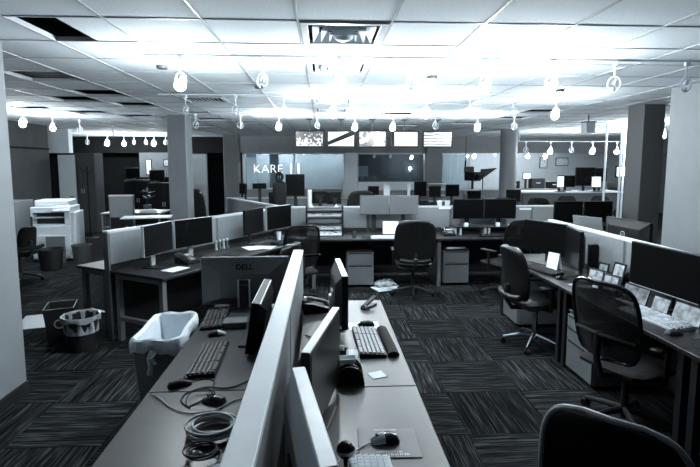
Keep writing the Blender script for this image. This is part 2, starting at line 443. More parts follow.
wall('wall_studio_end', 'wall_mid', 4.2, 4.3, 17.3, 20.2, 0, ZC)
wall('wall_back_left', 'wall_black', -9.8, -3.25, 17.6, 17.8, 0, ZC)
wall('wall_back_left_soffit', 'wall_black', -9.8, -3.05, 16.8, 17.1, 2.20, ZC)
wall('wall_back_soffit', 'wall_mid', -3.05, 12.7, 16.95, 17.3, 2.22, ZC)
wall('wall_back_panel', 'wall_light', -4.62, -4.0, 17.0, 17.12, 0, 2.2)
wall('wall_back_niche', 'wall_dark', -6.0, -5.0, 16.3, 16.4, 1.40, 2.2)
wall('wall_back_sill', 'wall_white', 1.19, 3.62, 16.95, 17.25, 0, 1.16)
wall('wall_back_apron', 'wall_mid', -2.75, .77, 17.0, 17.2, 0, 0.95)
wall('wall_back_pier', 'wall_white', .77, 1.19, 16.95, 17.25, 0, 2.22)
wall('wall_studio', 'wall_dark', 1.0, 4.2, 18.9, 19.0, 0, ZC)
wall('wall_studio_side', 'wall_dark', 1.0, 1.1, 17.3, 18.9, 0, ZC)
# columns
def column(x0, x1, y0, y1, m='column_wrap'):
    o = struct(B('column', m, None, x0, x1, y0, y1, 0, ZC, 0.012)); return o
column(-2.93, -2.58, 9.40, 9.82); column(-3.06, -2.62, 15.2, 15.65); column(4.93, 5.28, 7.30, 7.70, 'column_dark'); column(3.62, 4.15, 16.8, 17.3)
struct(MB().lathe([(.225, 0), (.225, ZC)], 28).build('column', 'column_wrap', None, True)).location = (5.0, 12.9, 0)
# glazing
def window(n, x0, x1, z0, z1, y, mull=()):
    t = sempty('window_%d' % n, ((x0+x1)/2, y, 0)); c = (x0+x1)/2
    fr = MB()
    fr.box(x0-c, x1-c, -.03, .03, z0, z0+.05); fr.box(x0-c, x1-c, -.03, .03, z1-.05, z1)
    fr.box(x0-c, x0-c+.05, -.03, .03, z0, z1); fr.box(x1-c-.05, x1-c, -.03, .03, z0, z1)
    fr.build('window_frame', 'silver', t)
    xs = [x0-c+.05] + [q-c for q in mull] + [x1-c-.05]
    for q in mull: B('mullion', 'silver', t, q-c-.025, q-c+.025, -.03, .03, z0+.05, z1-.05)
    for a, b in zip(xs[:-1], xs[1:]): B('pane', 'glass', t, a+.025, b-.025, -.004, .004, z0+.05, z1-.05)
    return t
window(1, -2.75, .77, .95, 2.22, 17.05, (-1.0,))
window(2, 1.19, 3.62, 1.16, 2.22, 17.05)
window(3, 4.15, 5.25, .95, 2.22, 17.05)
wall('wall_back_base', 'wall_mid', 4.15, 5.25, 17.0, 17.2, 0, .95)
struct(B('trim_1', 'panel_cap', None, 1.15, 3.62, 16.9, 17.0, 1.14, 1.19))
door = struct(B('door_1', 'panel_cap_grey', None, -6.72, -6.32, 12.75, 12.82, 0, 2.06, .006))
MB().tube([(-6.36,12.72,1.0),(-6.44,12.72,1.0),(-6.44,12.76,1.0)], .012).build('door_handle', 'chrome', door, True)
# lettering on the glass
for txt, x, sz in (('KARE', -1.90, .43), ('11', -.98, .52)):
    me = text_mesh(txt, sz, .008, thin=-.011 if txt == 'KARE' else 0.0); me.materials.append(MATS['glow_letter'])
    o = link('lettering', me); o.rotation_euler = (PI/2, 0, 0); o.location = (x, 16.99, 1.52 if txt == 'KARE' else 1.50)
    tag(o, 'white letters spelling %s on the glass wall' % txt, 'sign')

# ============================================================ TRACK LIGHTING
def track_bar(x0, x1, y, z, label, along='x'):
    m = MB()
    if along == 'x': m.rbox(x0, x1, y-.010, y+.010, z+.008, z+.022, .002)
    else: m.rbox(y-.010, y+.010, x0, x1, z+.008, z+.022, .002)
    tag(m.build('light_track', 'lamp_white', None), label, 'light track')
LAMPS = {}
def lamp_proto(kind):
    t = thing('track_light', '', 'track light', (0,0,0))
    MB().rbox(-.022, .022, -.016, .016, -.03, .010, .005).build('adapter', 'lamp_white', t)
    MB().tube([(.0,0,-.02), (.0,0,-.13)], .008).build('stem', 'lamp_white', t, True)
    ring = [(.05*math.cos(a*PI/9), .0, -.185+.064*math.sin(a*PI/9)) for a in range(18)]
    MB().tube(ring, .006, 6, closed=True).build('yoke', 'lamp_white', t, True)
    M = Matrix.Translation((0,0,-.19)) @ Matrix.Rotation(R(20), 4, 'Y')
    MB().lathe([(.012,.045),(.016,.02),(.020,.002),(.021,-.004),(.017,-.004),(.010,.015)], 14, M, cap=False).build('shade', 'lamp_white', t, True)
    MB().ball((-.01,0,-.232), .022 if kind == 'off' else .048, None, 10, 6).build('bulb', {'off': 'bulb_off', 'lit': 'bulb_lit', 'dim': 'bulb_dim'}[kind], t, True)
    return t
def lamp(x, y, z, kind, label, grp, rz=0, s=1.0):
    if kind not in LAMPS: o = LAMPS[kind] = lamp_proto(kind)
    else: o = copy_tree(LAMPS[kind])
    place(o, (x, y, z), rz); o.scale = (s,s,s); o['label'] = label; o['group'] = grp
ZT = 2.722
ORD = ('first', 'second', 'third', 'fourth', 'fifth', 'sixth', 'seventh', 'eighth', 'ninth', 'tenth')
def lamp_row(xs, lits, y, where, ref, z=ZT, along='x', s=1.0, glow='lit', rev=False):
    track_bar(min(xs)-.35, max(xs)+.35, y, z, 'thin white lighting track %s' % where, along)
    for k, x in enumerate(xs):
        lit = k in lits; X, Y = (x, y) if along == 'x' else (y, x)
        n = ORD[len(xs)-1-k if rev else k]
        lamp(X, Y, z, glow if lit else 'off', '%s track lamp %s, %s from %s' % ('glowing' if lit else 'unlit', where, n, ref), 'track lamps %s' % where, random.uniform(-40, 40), s)
lamp_row([-1.19, -.51, .15, .77, 1.42, 2.01, 2.58, 3.24], {0, 2, 4, 5}, 4.25, 'over the central bench', 'the light right wall', rev=True)
lamp_row([-1.8, -1.15, -.52, .14, .78, 1.40, 2.0, 2.6, 3.2], {3, 5, 8}, 6.6, 'over the middle aisle', 'the dark right column', rev=True)
lamp_row([-2.3, -1.5, -.8, -.1, .6, 1.3, 2.1, 2.9, 3.6], {2, 4, 5, 7}, 9.05, 'before the televisions', 'the left square column')
lamp_row([7.7, 8.5, 9.4, 10.4, 12.0], {1, 2}, -5.0, 'beside the dark left wall', 'the pale left wall', along='y')
lamp_row([-7.2, -6.6, -6.1, -5.8, -5.45, -5.2, -4.85], {1, 2, 5}, 15.4, 'before the black rear wall', 'the pale door', s=1.2)
lamp_row([5.6, 6.3, 6.9, 7.5, 8.2, 9.0], {1, 3, 4}, 13.2, 'over the far counter', 'the round column', z=2.44, s=1.2, glow='dim')
lamp_row([6.9, 7.5, 8.3], {0, 1}, 10.4, 'by the white poles', 'the dark right column', s=1.2)
lamp_row([5.8, 6.6, 7.3, 7.9, 8.6], {0, 2, 3, 4}, 18.4, 'inside the rear studio', 'the round column', z=2.42, s=1.3, glow='dim')
lamp_row([-2.2, -1.3, .0, .5], {0, 1, 3}, 18.6, 'behind the lettered glass', 'the far square column', s=1.3, glow='dim')
lamp_row([1.9, 2.5, 3.3], {2}, 18.0, 'in the dark glazed room', 'the white pier', z=2.3, s=1.0, glow='dim')
for x, y, z, l in ((5.4, 13.2, 2.46, 'low counter'), (9.2, 13.2, 2.46, 'low counter'), (5.6, 18.4, 2.44, 'studio'), (8.8, 18.4, 2.44, 'studio'), (1.7, 18.0, 2.31, 'glazed room'), (3.5, 18.0, 2.31, 'glazed room')):
    tag(MB().tube([(x,y,z),(x,y,ZC+.01)], .012).build('drop_rod', 'lamp_white', None, True), 'thin white rod holding the %s lighting track' % l, 'rod', '%s drop rods' % l)

# ============================================================ FURNITURE BUILDERS
def desk(L, D, label, loc, rz, grp=None, h=0.74, top='laminate', legs=(0, 1), legmat='steel_grey'):
    """worktop local x 0..L, y 0..D"""
    t = thing('desk', label, 'desk', loc, rz, grp)
    B('worktop', top, t, 0.001, L-.001, 0, D, h-.03, h, .003)
    B('rail', 'dark_metal', t, .08, L-.08, D-.07, D-.04, h-.13, h-.03)
    if True:
        for x in [(.03, L-.08)[q] for q in legs]:
            m = MB(); m.box(x, x+.05, .04, .09, 0, h-.03); m.box(x, x+.05, D-.09, D-.04, 0, h-.03); m.box(x, x+.05, .09, D-.09, h-.08, h-.03); m.box(x, x+.05, .09, D-.09, .22, .26)
            m.build('leg_frame', legmat, t)
    return t
def partition(L, label, loc, rz, mods, h=1.15, th=.075, cap='panel_cap', grp=None, bottom=.80, capw=None):
    """along local +x"""
    t = thing('partition', label, 'partition', loc, rz, grp)
    cw = (capw or th)/2
    B('cap', cap, t, 0, L, -cw, cw, h-.025, h, .003)
    xs = [i*L/mods for i in range(mods+1)]
    for x in xs:
        a = max(0, x-.02); b = min(L, x+.02)
        B('post', 'panel_post', t, a, b, -th/2+.006, th/2-.006, 0, h-.025)
    for a, b in zip(xs[:-1], xs[1:]):
        B('fabric_panel', 'fabric_panel', t, a+.02, b-.02, -th/2, th/2, bottom, h-.026, .004)
        B('lower_panel', 'dark_metal', t, a+.02, b-.02, -th/2+.006, th/2-.006, .05, bottom-.004, .004)
    return t
def monitor(loc, rz, w, h, zb, label, grp=None, bez='black_plastic', scr='screen_off', tilt=0, base='plate', neck='dark_metal', thick=.035, logo=None, frame=.018, stand=True, taper=(.14,.80), bsize=(.13,.09,.11)):
    """origin on the surface; screen faces local -y; zb = height of the lower edge"""
    t = thing('monitor', label, 'monitor', loc, rz, grp)
    T = Matrix.Translation((0,0,zb)) @ Matrix.Rotation(R(-tilt), 4, 'X')
    m = MB().rbox(-w/2, w/2, -thick/2, thick/2, 0, h, .004, T)
    i_ = taper[0]*w; q = thick/2; tt = taper[1]
    m.add([(-w/2+.01,q,.01),(w/2-.01,q,.01),(w/2-.01,q,h-.01),(-w/2+.01,q,h-.01),(-w/2+i_,q+.035,.16*h),(w/2-i_,q+.035,.16*h),(w/2-i_,q+.035,h*tt),(-w/2+i_,q+.035,h*tt)],
          [(4,5,6,7),(0,1,5,4),(1,2,6,5),(2,3,7,6),(3,0,4,7),(0,3,2,1)], T)
    m.build('housing', bez, t)
    MB().box(-w/2+frame, w/2-frame, -thick/2-.002, -thick/2+.003, frame*1.2, h-frame, T).build('screen', scr, t)
    if stand:
        yb = .055
        MB().rbox(-.035, .035, yb, yb+.025, .008, zb+h*.45, .004).build('stand_neck', neck, t)
        MB().rbox(-.05, .05, q+.02, yb+.01, zb+h*.35, zb+h*.55, .004).build('stand_mount', neck, t)
        if base == 'plate': MB().rbox(-bsize[0], bsize[0], -bsize[1], bsize[2], 0, .012, .005).build('stand_base', neck if neck != 'silver' else 'black_plastic', t)
        else: MB().lathe([(.125,0),(.125,.006),(.10,.014),(.03,.018)], 24).build('stand_base', 'black_gloss', t, True)
    if logo == 'word':
        me = text_mesh('DELL', .05, .001); me.materials.append(MATS['black_gloss'])
        o = link('lettering', me, t); o.rotation_euler = (R(90-12), 0, PI); o.location = (0, q+.020+.004, zb+h*.885)
        o['label'] = 'black maker lettering'
    if logo == 'round':
        M = T @ Matrix.Translation((0, q+.035, h*.60)) @ Matrix.Rotation(-PI/2, 4, 'X')
        ring = MB().lathe([(.034,0),(.034,.003),(.027,.003),(.027,0)], 24, M, cap=False).build('emblem', 'silver', t, True); ring['label'] = 'silver ring emblem'
        me = text_mesh('DELL', .019, .001); me.materials.append(MATS['silver'])
        o = link('lettering', me, t); o.rotation_euler = (PI/2, 0, PI); o.location = (0, q+.037, zb+h*.60-.006)
    return t
def keyboard(loc, rz, L=.44, D=.15, label='', base='black_plastic', keys='key_black', rest=False):
    t = thing('keyboard', label, 'keyboard', loc, rz)
    MB().prism([(-D/2,0),(D/2,0),(D/2,.026),(-D/2,.014)], -L/2, L/2, Matrix.Rotation(PI/2, 4, 'Z')).build('body', base, t)
    m = MB()
    rows = 6; cw = .019*L/.44
    for r in range(rows):
        y = -D/2+.018+r*(D-.03)/(rows-1); z = .0165+.012*(y+D/2)/D
        x = -L/2+.012; k = 0
        while x < L/2-.02:
            wd_ = cw*6 if (r == 0 and k == 3) else cw
            if r == 5 and k % 5 == 4: x += .01
            m.box(x+.001, min(x+wd_-.0015, L/2-.008), y-.0085, y+.0085, z-.004, z+.006)
            x += wd_; k += 1
            if abs(x-(L/2-.15)) < cw*.5: x += .008
    m.build('keys', keys, t)
    if rest:
        MB().pad([.0345]*3, [0,0,0], [0,.2,.4], .03, nu=6).add([], [])
        q = MB(); q.tube([(-L/2+.01,-D/2-.04,.014), (-L/2+.03,-D/2-.04,.016), (L/2-.03,-D/2-.04,.016), (L/2-.01,-D/2-.04,.014)], .034, 14)
        q.v = [(x, y, max(0.0, z*.62)) for x, y, z in q.v]
        q.build('wrist_rest', 'dark_fabric', t, True)
    return t
def mouse(loc, rz, label, body='black_plastic', front=None):
    t = thing('computer_mouse', label, 'mouse', loc, rz)
    m = MB()
    secs = [(-.055,.018,.012),(-.045,.028,.028),(-.015,.031,.036),(.02,.029,.030),(.045,.026,.018),(.056,.018,.010)]
    vs = []; fs = []; n = 9
    for y, hw, hh in secs:
        for k in range(n):
            a = PI*k/(n-1); vs.append((hw*math.cos(a), y, hh*math.sin(a)**.7 if 0 < k < n-1 else 0))
    for i in range(len(secs)-1):
        for k in range(n-1): fs.append((i*n+k, i*n+k+1, (i+1)*n+k+1, (i+1)*n+k))
        fs.append((i*n, (i+1)*n, (i+1)*n+n-1, i*n+n-1))
    fs.append(tuple(range(n))); fs.append(tuple(range((len(secs)-1)*n, len(secs)*n)))
    m.add(vs, fs).build('body', body, t, True)
    for sx in (-1, 1):      # two button shells over the front half
        bs = [(.004,.0312,.0352),(.02,.0302,.0312),(.045,.0272,.0192),(.057,.0190,.0112)]; vs = []; fs = []; kk = 5
        for y, hw, hh in bs:
            for k in range(kk):
                a = PI/2 - sx*(R(4) + (PI/2-R(12))*k/(kk-1)); vs.append((hw*math.cos(a), y, hh*math.sin(a)**.7+.0006))
        for i in range(len(bs)-1):
            for k in range(kk-1): fs.append((i*kk+k, i*kk+k+1, (i+1)*kk+k+1, (i+1)*kk+k))
        MB().add(vs, fs).build('button', front or body, t, True)
    MB().tube([(-.004,.034,.031),(.004,.034,.031)], .006, 10).build('wheel', 'grey_plastic', t, True)
    return t
def pedestal(loc, rz, label, W=.40, D=.52, H=.55, grp=None, splits=(.30, .70)):
    """front faces local -y"""
    t = thing('drawer_pedestal', label, 'cabinet', loc, rz, grp)
    B('body', 'steel_grey', t, -W/2, W/2, .012, D, .03, H-.02, .004)
    B('top', 'dark_metal', t, -W/2, W/2, 0, D, H-.02, H, .004)
    z = .04
    hs = [.30, .19] if len(splits) == 2 else [.26,.11,.11]
    for hh in hs:
        d = B('drawer', 'steel_grey', t, -W/2+.006, W/2-.006, -.008, .012, z, z+hh-.008, .003)
        B('pull', 'dark_metal', d, -W/2+.03, W/2-.03, -.012, -.004, z+hh-.026, z+hh-.010)
        z += hh
    for sx in (-1,1):
        for y in (.06, D-.06): MB().tube([(sx*(W/2-.05)-.01,y,.02),(sx*(W/2-.05)+.01,y,.02)], .02, 10).build('caster', 'black_plastic', t, True)
    return t
def chair_base(t, seat_z, metal='dark_metal', spokes=5, rot=20, r=.30):
    MB().tube([(0,0,.06),(0,0,seat_z-.09)], .026, 12).build('gas_lift', metal, t, True)
    for k in range(spokes):
        a = R(rot)+2*PI*k/spokes; c, s_ = math.cos(a), math.sin(a)
        MB().tube([(c*.02,s_*.02,.115),(c*.15,s_*.15,.098),(c*r,s_*r,.066)], .026, 8, r1=.016).build('leg', metal, t, True)
        cs = MB(); px, py = c*r, s_*r
        for d in (-1, 1):
            ox, oy = -s_*.014*d, c*.014*d
            cs.tube([(px+ox*.4,py+oy*.4,.0275),(px+ox*1.6,py+oy*1.6,.0275)], .0275, 12)
        cs.tube([(px,py,.03),(px,py,.07)], .008, 6); cs.build('caster', 'black_plastic', t, True)
    MB().rbox(-.10, .10, -.13, .13, seat_z-.11, seat_z-.06, .01).build('tilt_box', 'dark_metal', t)
def armrests(t, sz, top, mat_='black_plastic', w=.27):
    for sx in (-1,1):
        a = MB().tube([(sx*.18,.0,sz-.07),(sx*w,.0,sz-.06),(sx*(w+.01),.0,top-.05),(sx*(w+.005),.02,top-.02)], .017, 8).build('arm_post', mat_, t, True)
        MB().rbox(sx*w-.04, sx*w+.04, -.12, .14, top-.025, top, .01).build('armrest', mat_, t, True)
def leather_chair(loc, rz, label, sz=.47, top=1.06, hw=.24, arms=True, metal='dark_metal', rot=20, buckle=False, mat_='leather', armtop=.66, shell=False):
    """user faces local +y"""
    t = thing('office_chair', label, 'chair', loc, rz)
    chair_base(t, sz, metal, rot=rot)
    F = Matrix(((1,0,0,0),(0,0,1,0),(0,1,0,0),(0,0,0,1)))
    MB().pad([.20,.245,.25,.25,.235,.19], [sz-.035,sz-.03,sz-.03,sz-.03,sz-.03,sz-.04], [-.24,-.18,-.05,.1,.20,.26], .10, cup=.012, nu=14, m=F).build('seat', mat_, t, True)
    z0 = sz+.02; H = top-z0
    zs = [z0, z0+.06*H, z0+.2*H, z0+.4*H, z0+.6*H, z0+.78*H, z0+.9*H, z0+.97*H, top]
    hs = [hw*.70, hw*.86, hw*.97, hw, hw*.98, hw*.93, hw*.82, hw*.66, hw*.36]
    ys = [-.25,-.255,-.26,-.265,-.28,-.30,-.32,-.33,-.335]
    zs, hs, ys = smooth_list(zs, 28), smooth_list(hs, 28), smooth_list(ys, 28)
    MB().pad(hs, ys, zs, .03 if shell else .085, cup=.02 if shell else .05, nu=14).build('backrest', mat_, t, True)
    if shell:
        lp = [(hs[j], ys[j]+.02, zs[j]) for j in range(29)] + [(hs[28]*.5, ys[28]+.008, zs[28]+.004), (0, ys[28], zs[28]+.006), (-hs[28]*.5, ys[28]+.008, zs[28]+.004)] + [(-hs[j], ys[j]+.02, zs[j]) for j in range(28,-1,-1)]
        MB().tube(lp, .011, 8).build('piping', 'bin_tall', t, True)
    MB().tube([(0,-.08,sz-.09),(0,-.26,sz-.08),(0,-.325,sz+.02),(0,-.315,sz+.16)], .024, 8).build('back_bar', 'dark_metal', t, True)
    MB().tube([(-.20,-.285,sz+.06),(-.1,-.325,sz+.05),(.1,-.325,sz+.05),(.20,-.285,sz+.06)], .03, 10).build('lumbar_roll', mat_, t, True)
    if buckle: MB().rbox(-.028, .028, -.37, -.35, sz+.005, sz+.10, .004).build('buckle', 'chrome', t)
    if arms: armrests(t, sz, armtop)
    return t
def mesh_chair(loc, rz, label, sz=.47, top=1.05, hw=.23, rot=10, metal='dark_metal', armtop=.66, tag_=False):
    t = thing('mesh_chair', label, 'chair', loc, rz)
    chair_base(t, sz, metal, rot=rot)
    F = Matrix(((1,0,0,0),(0,0,1,0),(0,1,0,0),(0,0,0,1)))
    MB().pad([.20,.245,.25,.25,.235,.19], [sz-.03]*6, [-.22,-.16,-.05,.1,.20,.26], .08, cup=.01, nu=14, m=F).build('seat', 'dark_fabric', t, True)
    z0 = sz+.06; H = top-z0
    fr = [0, .04, .14, .3, .5, .7, .86, .95, 1.0]
    hs = [hw*k for k in (.62,.78,.90,.97,1.0,.99,.93,.82,.55)]
    fr = smooth_list(fr, 24); hs = smooth_list(hs, 24)
    ys = [-.25-.02*k-.07*k*k for k in fr]; zs = [z0+H*k for k in fr]; N = 24
    MB().pad(hs, ys, zs, .012, cup=.045, nu=12).build('back_mesh', 'mesh_net', t, True)
    loop = [(hs[j], ys[j]+.045, zs[j]) for j in range(N+1)] + [(hs[N]*.4, ys[N]+.01, zs[N]+.008), (-hs[N]*.4, ys[N]+.01, zs[N]+.008)] + [(-hs[j], ys[j]+.045, zs[j]) for j in range(N,-1,-1)] + [(0, ys[0], zs[0]-.006)]
    MB().tube(loop, .014, 8, closed=True).build('back_frame', 'black_gloss', t, True)
    MB().tube([(0,-.06,sz-.08),(0,-.25,sz-.06),(0,-.30,sz+.06),(0,-.30,sz+.25)], .022, 8).build('back_bar', 'dark_metal', t, True)
    MB().tube([(-hw*.9,ys[9]+.03,zs[9]),(0,-.31,zs[9]+.02),(hw*.9,ys[9]+.03,zs[9])], .014, 8).build('lumbar_bar', 'black_plastic', t, True)
    if tag_: MB().rbox(-.02,.02, ys[N]-.012, ys[N]-.004, zs[N]-.03, zs[N]-.015, .002).build('maker_tag', 'paper', t)
    armrests(t, sz, armtop)
    return t
def flat(name, loc, rz, w, d, label, cat, m='paper', th=.002, grp=None, c=0.0):
    mb = MB()
    if c: mb.rbox(-w/2,w/2,-d/2,d/2,0,th,c)
    else: mb.box(-w/2,w/2,-d/2,d/2,0,th)
    return tag(place(mb.build(name, m, None), loc, rz), label, cat, grp)
def phone(loc, rz, label):
    t = thing('desk_phone', label, 'phone', loc, rz)
    MB().prism([(-.10,0),(.10,0),(.10,.075),(.04,.07),(-.10,.025)], -.09, .09, Matrix.Rotation(PI/2,4,'Z')).build('body', 'black_plastic', t)
    hs = MB(); hs.tube([(-.065,-.08,.065),(-.065,-.05,.082),(-.065,.06,.112),(-.065,.09,.10)], .016, 8); hs.ball((-.065,-.08,.062), .026, sc=(1,1,.7)); hs.ball((-.065,.09,.095), .026, sc=(1,1,.7))
    hs.build('handset', 'grey_plastic', t, True)
    M = Matrix.Translation((.03,.055,.078)) @ Matrix.Rotation(R(14),4,'X')
    MB().rbox(-.05,.05,-.025,.025,0,.006,.002,M).build('display', 'silver', t)
    k = MB()
    for i in range(3):
        for j in range(4): k.box(-.018+i*.027,.000+i*.027,-.075+j*.024,-.06+j*.024,.040+j*.006,.047+j*.006)
    k.build('keys', 'key_grey', t)
    return t
def cable(pts, r, label, m='black_plastic', cat='cable', steps=6):
    P = [Vector(p) for p in pts]; out = []
    for i in range(len(P)-1):
        a = P[max(0,i-1)]; b = P[i]; c = P[i+1]; d = P[min(len(P)-1,i+2)]
        for k in range(steps):
            t = k/steps
            out.append(0.5*((2*b)+(c-a)*t+(2*a-5*b+4*c-d)*t*t+(3*b-a-3*c+d)*t**3))
    out.append(P[-1])
    o = MB().tube([tuple(p) for p in out], r, 6).build('cable', m, None, True)
    return tag(o, label, cat)

# ============================================================ CENTRAL BENCH
DZ = .74
for k, (y0, nm) in enumerate(((-.77, 'unseen'), (.75, 'near'), (2.272, 'far'))):
    if k == 0: continue
    wh = 'beside the coiled grey cable' if k == 1 else 'beside the bin with white liner'
    desk(1.52, .60, 'grey laminate desk %s' % wh, (-.845, y0+1.52, 0), -90, 'central bench desks')
    wh = 'carrying the mouse mat' if k == 1 else 'carrying the keyboard with wrist rest'
    desk(1.52, .60, 'grey laminate desk %s' % wh, (.455, y0, 0), 90, 'central bench desks')
partition(3.075, 'pale desk screen with white cap down the central bench', (-.20, 3.825, 0), -90, 2, capw=.078)

# left desk
keyboard((-.760, 3.365, DZ), -84, .45, .16, 'black keyboard in front of the monitor back with lettering')
keyboard((-.645, 2.64, DZ), -88, .46, .155, 'black keyboard beside the black mouse and side-on monitor')
mouse((-.685, 3.045, DZ), -70, 'dark mouse with a white reflection painted on its buttons between the two black keyboards', 'black_plastic', 'silver')  # silver on the buttons stands for a white reflection
mouse((-.715, 2.335, DZ), -60, 'plain black mouse at the corner of the black keyboard')
mouse((-.505, 2.155, DZ), 70, 'black mouse tangled in its own cord beside the coiled cable', 'black_gloss')
t = thing('desk_box', 'low grey box beside the far black keyboard', 'box', (-.595, 3.22, DZ), 5)
MB().rbox(-.075,.075,-.06,.06,0,.035,.006).build('body', 'grey_plastic', t); MB().rbox(-.078,.078,-.063,.063,.030,.042,.004).build('lid', 'bin_grey', t)
monitor((-.60, 3.69, DZ), 180, .66, .37, .015, 'black monitor seen from behind with raised lettering across its back', base='plate', bez='bin_grey', neck='dark_metal', logo=None, taper=(.22,.66), bsize=(.13,.08,.085))
dell = [o for o in bpy.data.objects if o.get('label', '').startswith('black monitor seen from behind')][0]
# local -y faces +Y here, so the back (local +y) looks at the camera
me = text_mesh('DELL', .058, .002, thin=.001); me.materials.append(MATS['wall_black'])
o = link('lettering', me, dell); o.rotation_euler = (R(90-16.5), 0, PI); o.location = (.0, .0175+.0265, .015+.37*.755); o['label'] = 'black maker lettering'
fr = MB()
for a, b, c, d in ((-.048,-.036,0,.225),(.036,.048,0,.225),(-.036,.036,.213,.225)): fr.rbox(a,b,.082,.092,c+.012,d,.002)
fr.build('stand_trim', 'silver', dell)
monitor((-.425, 2.95, DZ), -90, .58, .30, .02, 'thin black monitor standing edge-on against the white-capped screen', tilt=9, thick=.045, bez='black_plastic')
mon_l = [o for o in bpy.data.objects if o.get('label', '').startswith('thin black monitor standing')][0]
MB().rbox(-.288,.288,-.021,.03,-.002,.003,.001, Matrix.Translation((0,0,.32)) @ Matrix.Rotation(R(-9),4,'X') @ Matrix.Translation((0,.045,0))).build('top_edge', 'silver', mon_l)  # silver strip paints the white highlight along the monitor's top
# grey cable coil
def coil(cx, cy, z, r, turns, m, label, rr=.0035, seed=1):
    rnd = random.Random(seed); pts = []
    ph = rnd.random()*6
    for k in range(turns*20+1):
        a = 2*PI*k/20; q = r*(1+.10*math.sin(a*.37+ph))
        pts.append((cx+q*math.cos(a)*1.05+.008*math.sin(a*.21), cy+q*math.sin(a)*.95+.008*math.cos(a*.17), z+rr+.03*(k/(turns*20))+.006*math.sin(a*.5)+.006))
    return pts
tag(MB().tube(coil(-.455, 1.90, DZ, .085, 9, 'cable_grey', ''), .0055, 6).build('cable_coil', 'cable_grey', None, True), 'coil of pale grey network cable on the desk by the screen', 'cable')
tag(MB().tube(coil(-.46, 1.735, DZ-.003, .055, 3, 'black_plastic', '', seed=3), .004, 6).build('cable_coil', 'black_plastic', None, True), 'loose black cable lying under the pale coil', 'cable')
cable([(-.81,2.235,DZ+.006),(-.76,2.19,DZ+.006),(-.68,2.10,DZ+.006),(-.58,2.05,DZ+.006),(-.48,2.08,DZ+.006),(-.40,2.17,DZ+.006),(-.29,2.2,DZ+.006)], .0035, 'pale grey cable trailing from the desk seam', 'cable_grey')
cable([(-.60,2.10,DZ+.005),(-.66,2.17,DZ+.005),(-.65,2.25,DZ+.005),(-.58,2.29,DZ+.005),(-.53,2.24,DZ+.005),(-.57,2.16,DZ+.005),(-.62,2.12,DZ+.005),(-.63,2.22,DZ+.02),(-.55,2.27,DZ+.02),(-.515,2.22,DZ+.006)], .0035, 'thin black mouse cord in loops by the desk seam')
cable([(-.67,2.37,DZ+.005),(-.60,2.40,DZ+.005),(-.55,2.36,DZ+.005),(-.54,2.30,DZ+.005),(-.46,2.29,DZ+.005),(-.38,2.36,DZ+.005),(-.30,2.44,DZ+.005)], .0035, 'thin black cord curving towards the edge-on monitor')
flat('paper_sheet', (-.36, 1.62, DZ), 10, .10, .14, 'white paper scrap beneath the loose black cable', 'paper')

# tall bin with white liner beside the bench
t = thing('tall_bin', 'tall grey rectangular bin with a white liner folded over its rim', 'bin', (-1.045, 3.20, 0), 3)
def tapered(m, a0, b0, a1, b1, z0, z1, th):
    o = [(-a0,-b0,z0),(a0,-b0,z0),(a0,b0,z0),(-a0,b0,z0),(-a1,-b1,z1),(a1,-b1,z1),(a1,b1,z1),(-a1,b1,z1)]
    i = [(-a1+th,-b1+th,z1),(a1-th,-b1+th,z1),(a1-th,b1-th,z1),(-a1+th,b1-th,z1),(-a0+th,-b0+th,z0+.02),(a0-th,-b0+th,z0+.02),(a0-th,b0-th,z0+.02),(-a0+th,b0-th,z0+.02)]
    return m.add(o+i, [(3,2,1,0),(0,1,5,4),(1,2,6,5),(2,3,7,6),(3,0,4,7),(4,5,9,8),(5,6,10,9),(6,7,11,10),(7,4,8,11),(8,9,13,12),(9,10,14,13),(10,11,15,14),(11,8,12,15),(12,13,14,15)])
tapered(MB(), .105, .20, .135, .27, 0, .745, .006).build('body', 'bin_tall', t)
def liner_ring(a, b, zt, drop, inner, seed):
    """liner draped over a rectangular rim, wrinkled"""
    rnd = random.Random(seed); vs = []; fs = []; ring = []
    ph = [rnd.uniform(0, 6) for _ in range(4)]; cr = .045
    for q, (sx, sy) in enumerate(((1,1),(-1,1),(-1,-1),(1,-1))):
        for k in range(7):
            an = PI/2*q + PI/2*k/6; ring.append((sx*(a-cr)+cr*math.cos(an), sy*(b-cr)+cr*math.sin(an), math.cos(an), math.sin(an)))
        nx = ((-1,1),(-1,-1),(1,-1),(1,1))[q]; an = PI/2*(q+1); c, s_ = math.cos(an), math.sin(an)
        x0, y0 = ring[-1][:2]; x1, y1 = nx[0]*(a-cr)+cr*c, nx[1]*(b-cr)+cr*s_
        for k in range(1, 14): ring.append((x0+(x1-x0)*k/14, y0+(y1-y0)*k/14, c, s_))
    prof = [(-.052,-inner),(-.036,-inner*.5),(-.022,-.05),(-.012,.002),(.004,.014),(.018,.006),(.026,-.02),(.028,-drop*.6),(.022,-drop)]
    n = len(ring); m_ = len(prof)
    for k, (X, Y, nx, ny) in enumerate(ring):
        ang = 2*PI*k/n
        wv = .005*math.sin(9*ang+ph[0])+.004*math.sin(17*ang+ph[1])+.003*math.sin(31*ang+ph[2])
        for q, (off, dz) in enumerate(prof):
            o_ = off+wv*(1 if q > 5 else .35)
            dd = dz*(1+.22*math.sin(3*ang+ph[3])+.15*math.sin(11*ang+ph[1])) if q >= 7 else dz
            vs.append((X+nx*o_, Y+ny*o_, zt+dd+.004*math.sin(7*ang+ph[2])))
    for k in range(n):
        k2 = (k+1) % n
        for q in range(m_-1): fs.append((k*m_+q, k2*m_+q, k2*m_+q+1, k*m_+q+1))
    fs.append(tuple(k*m_ for k in range(n)))
    return MB().add(vs, fs)
liner_ring(.135, .27, .752, .075, .30, 5).build('liner', 'liner', t, True)
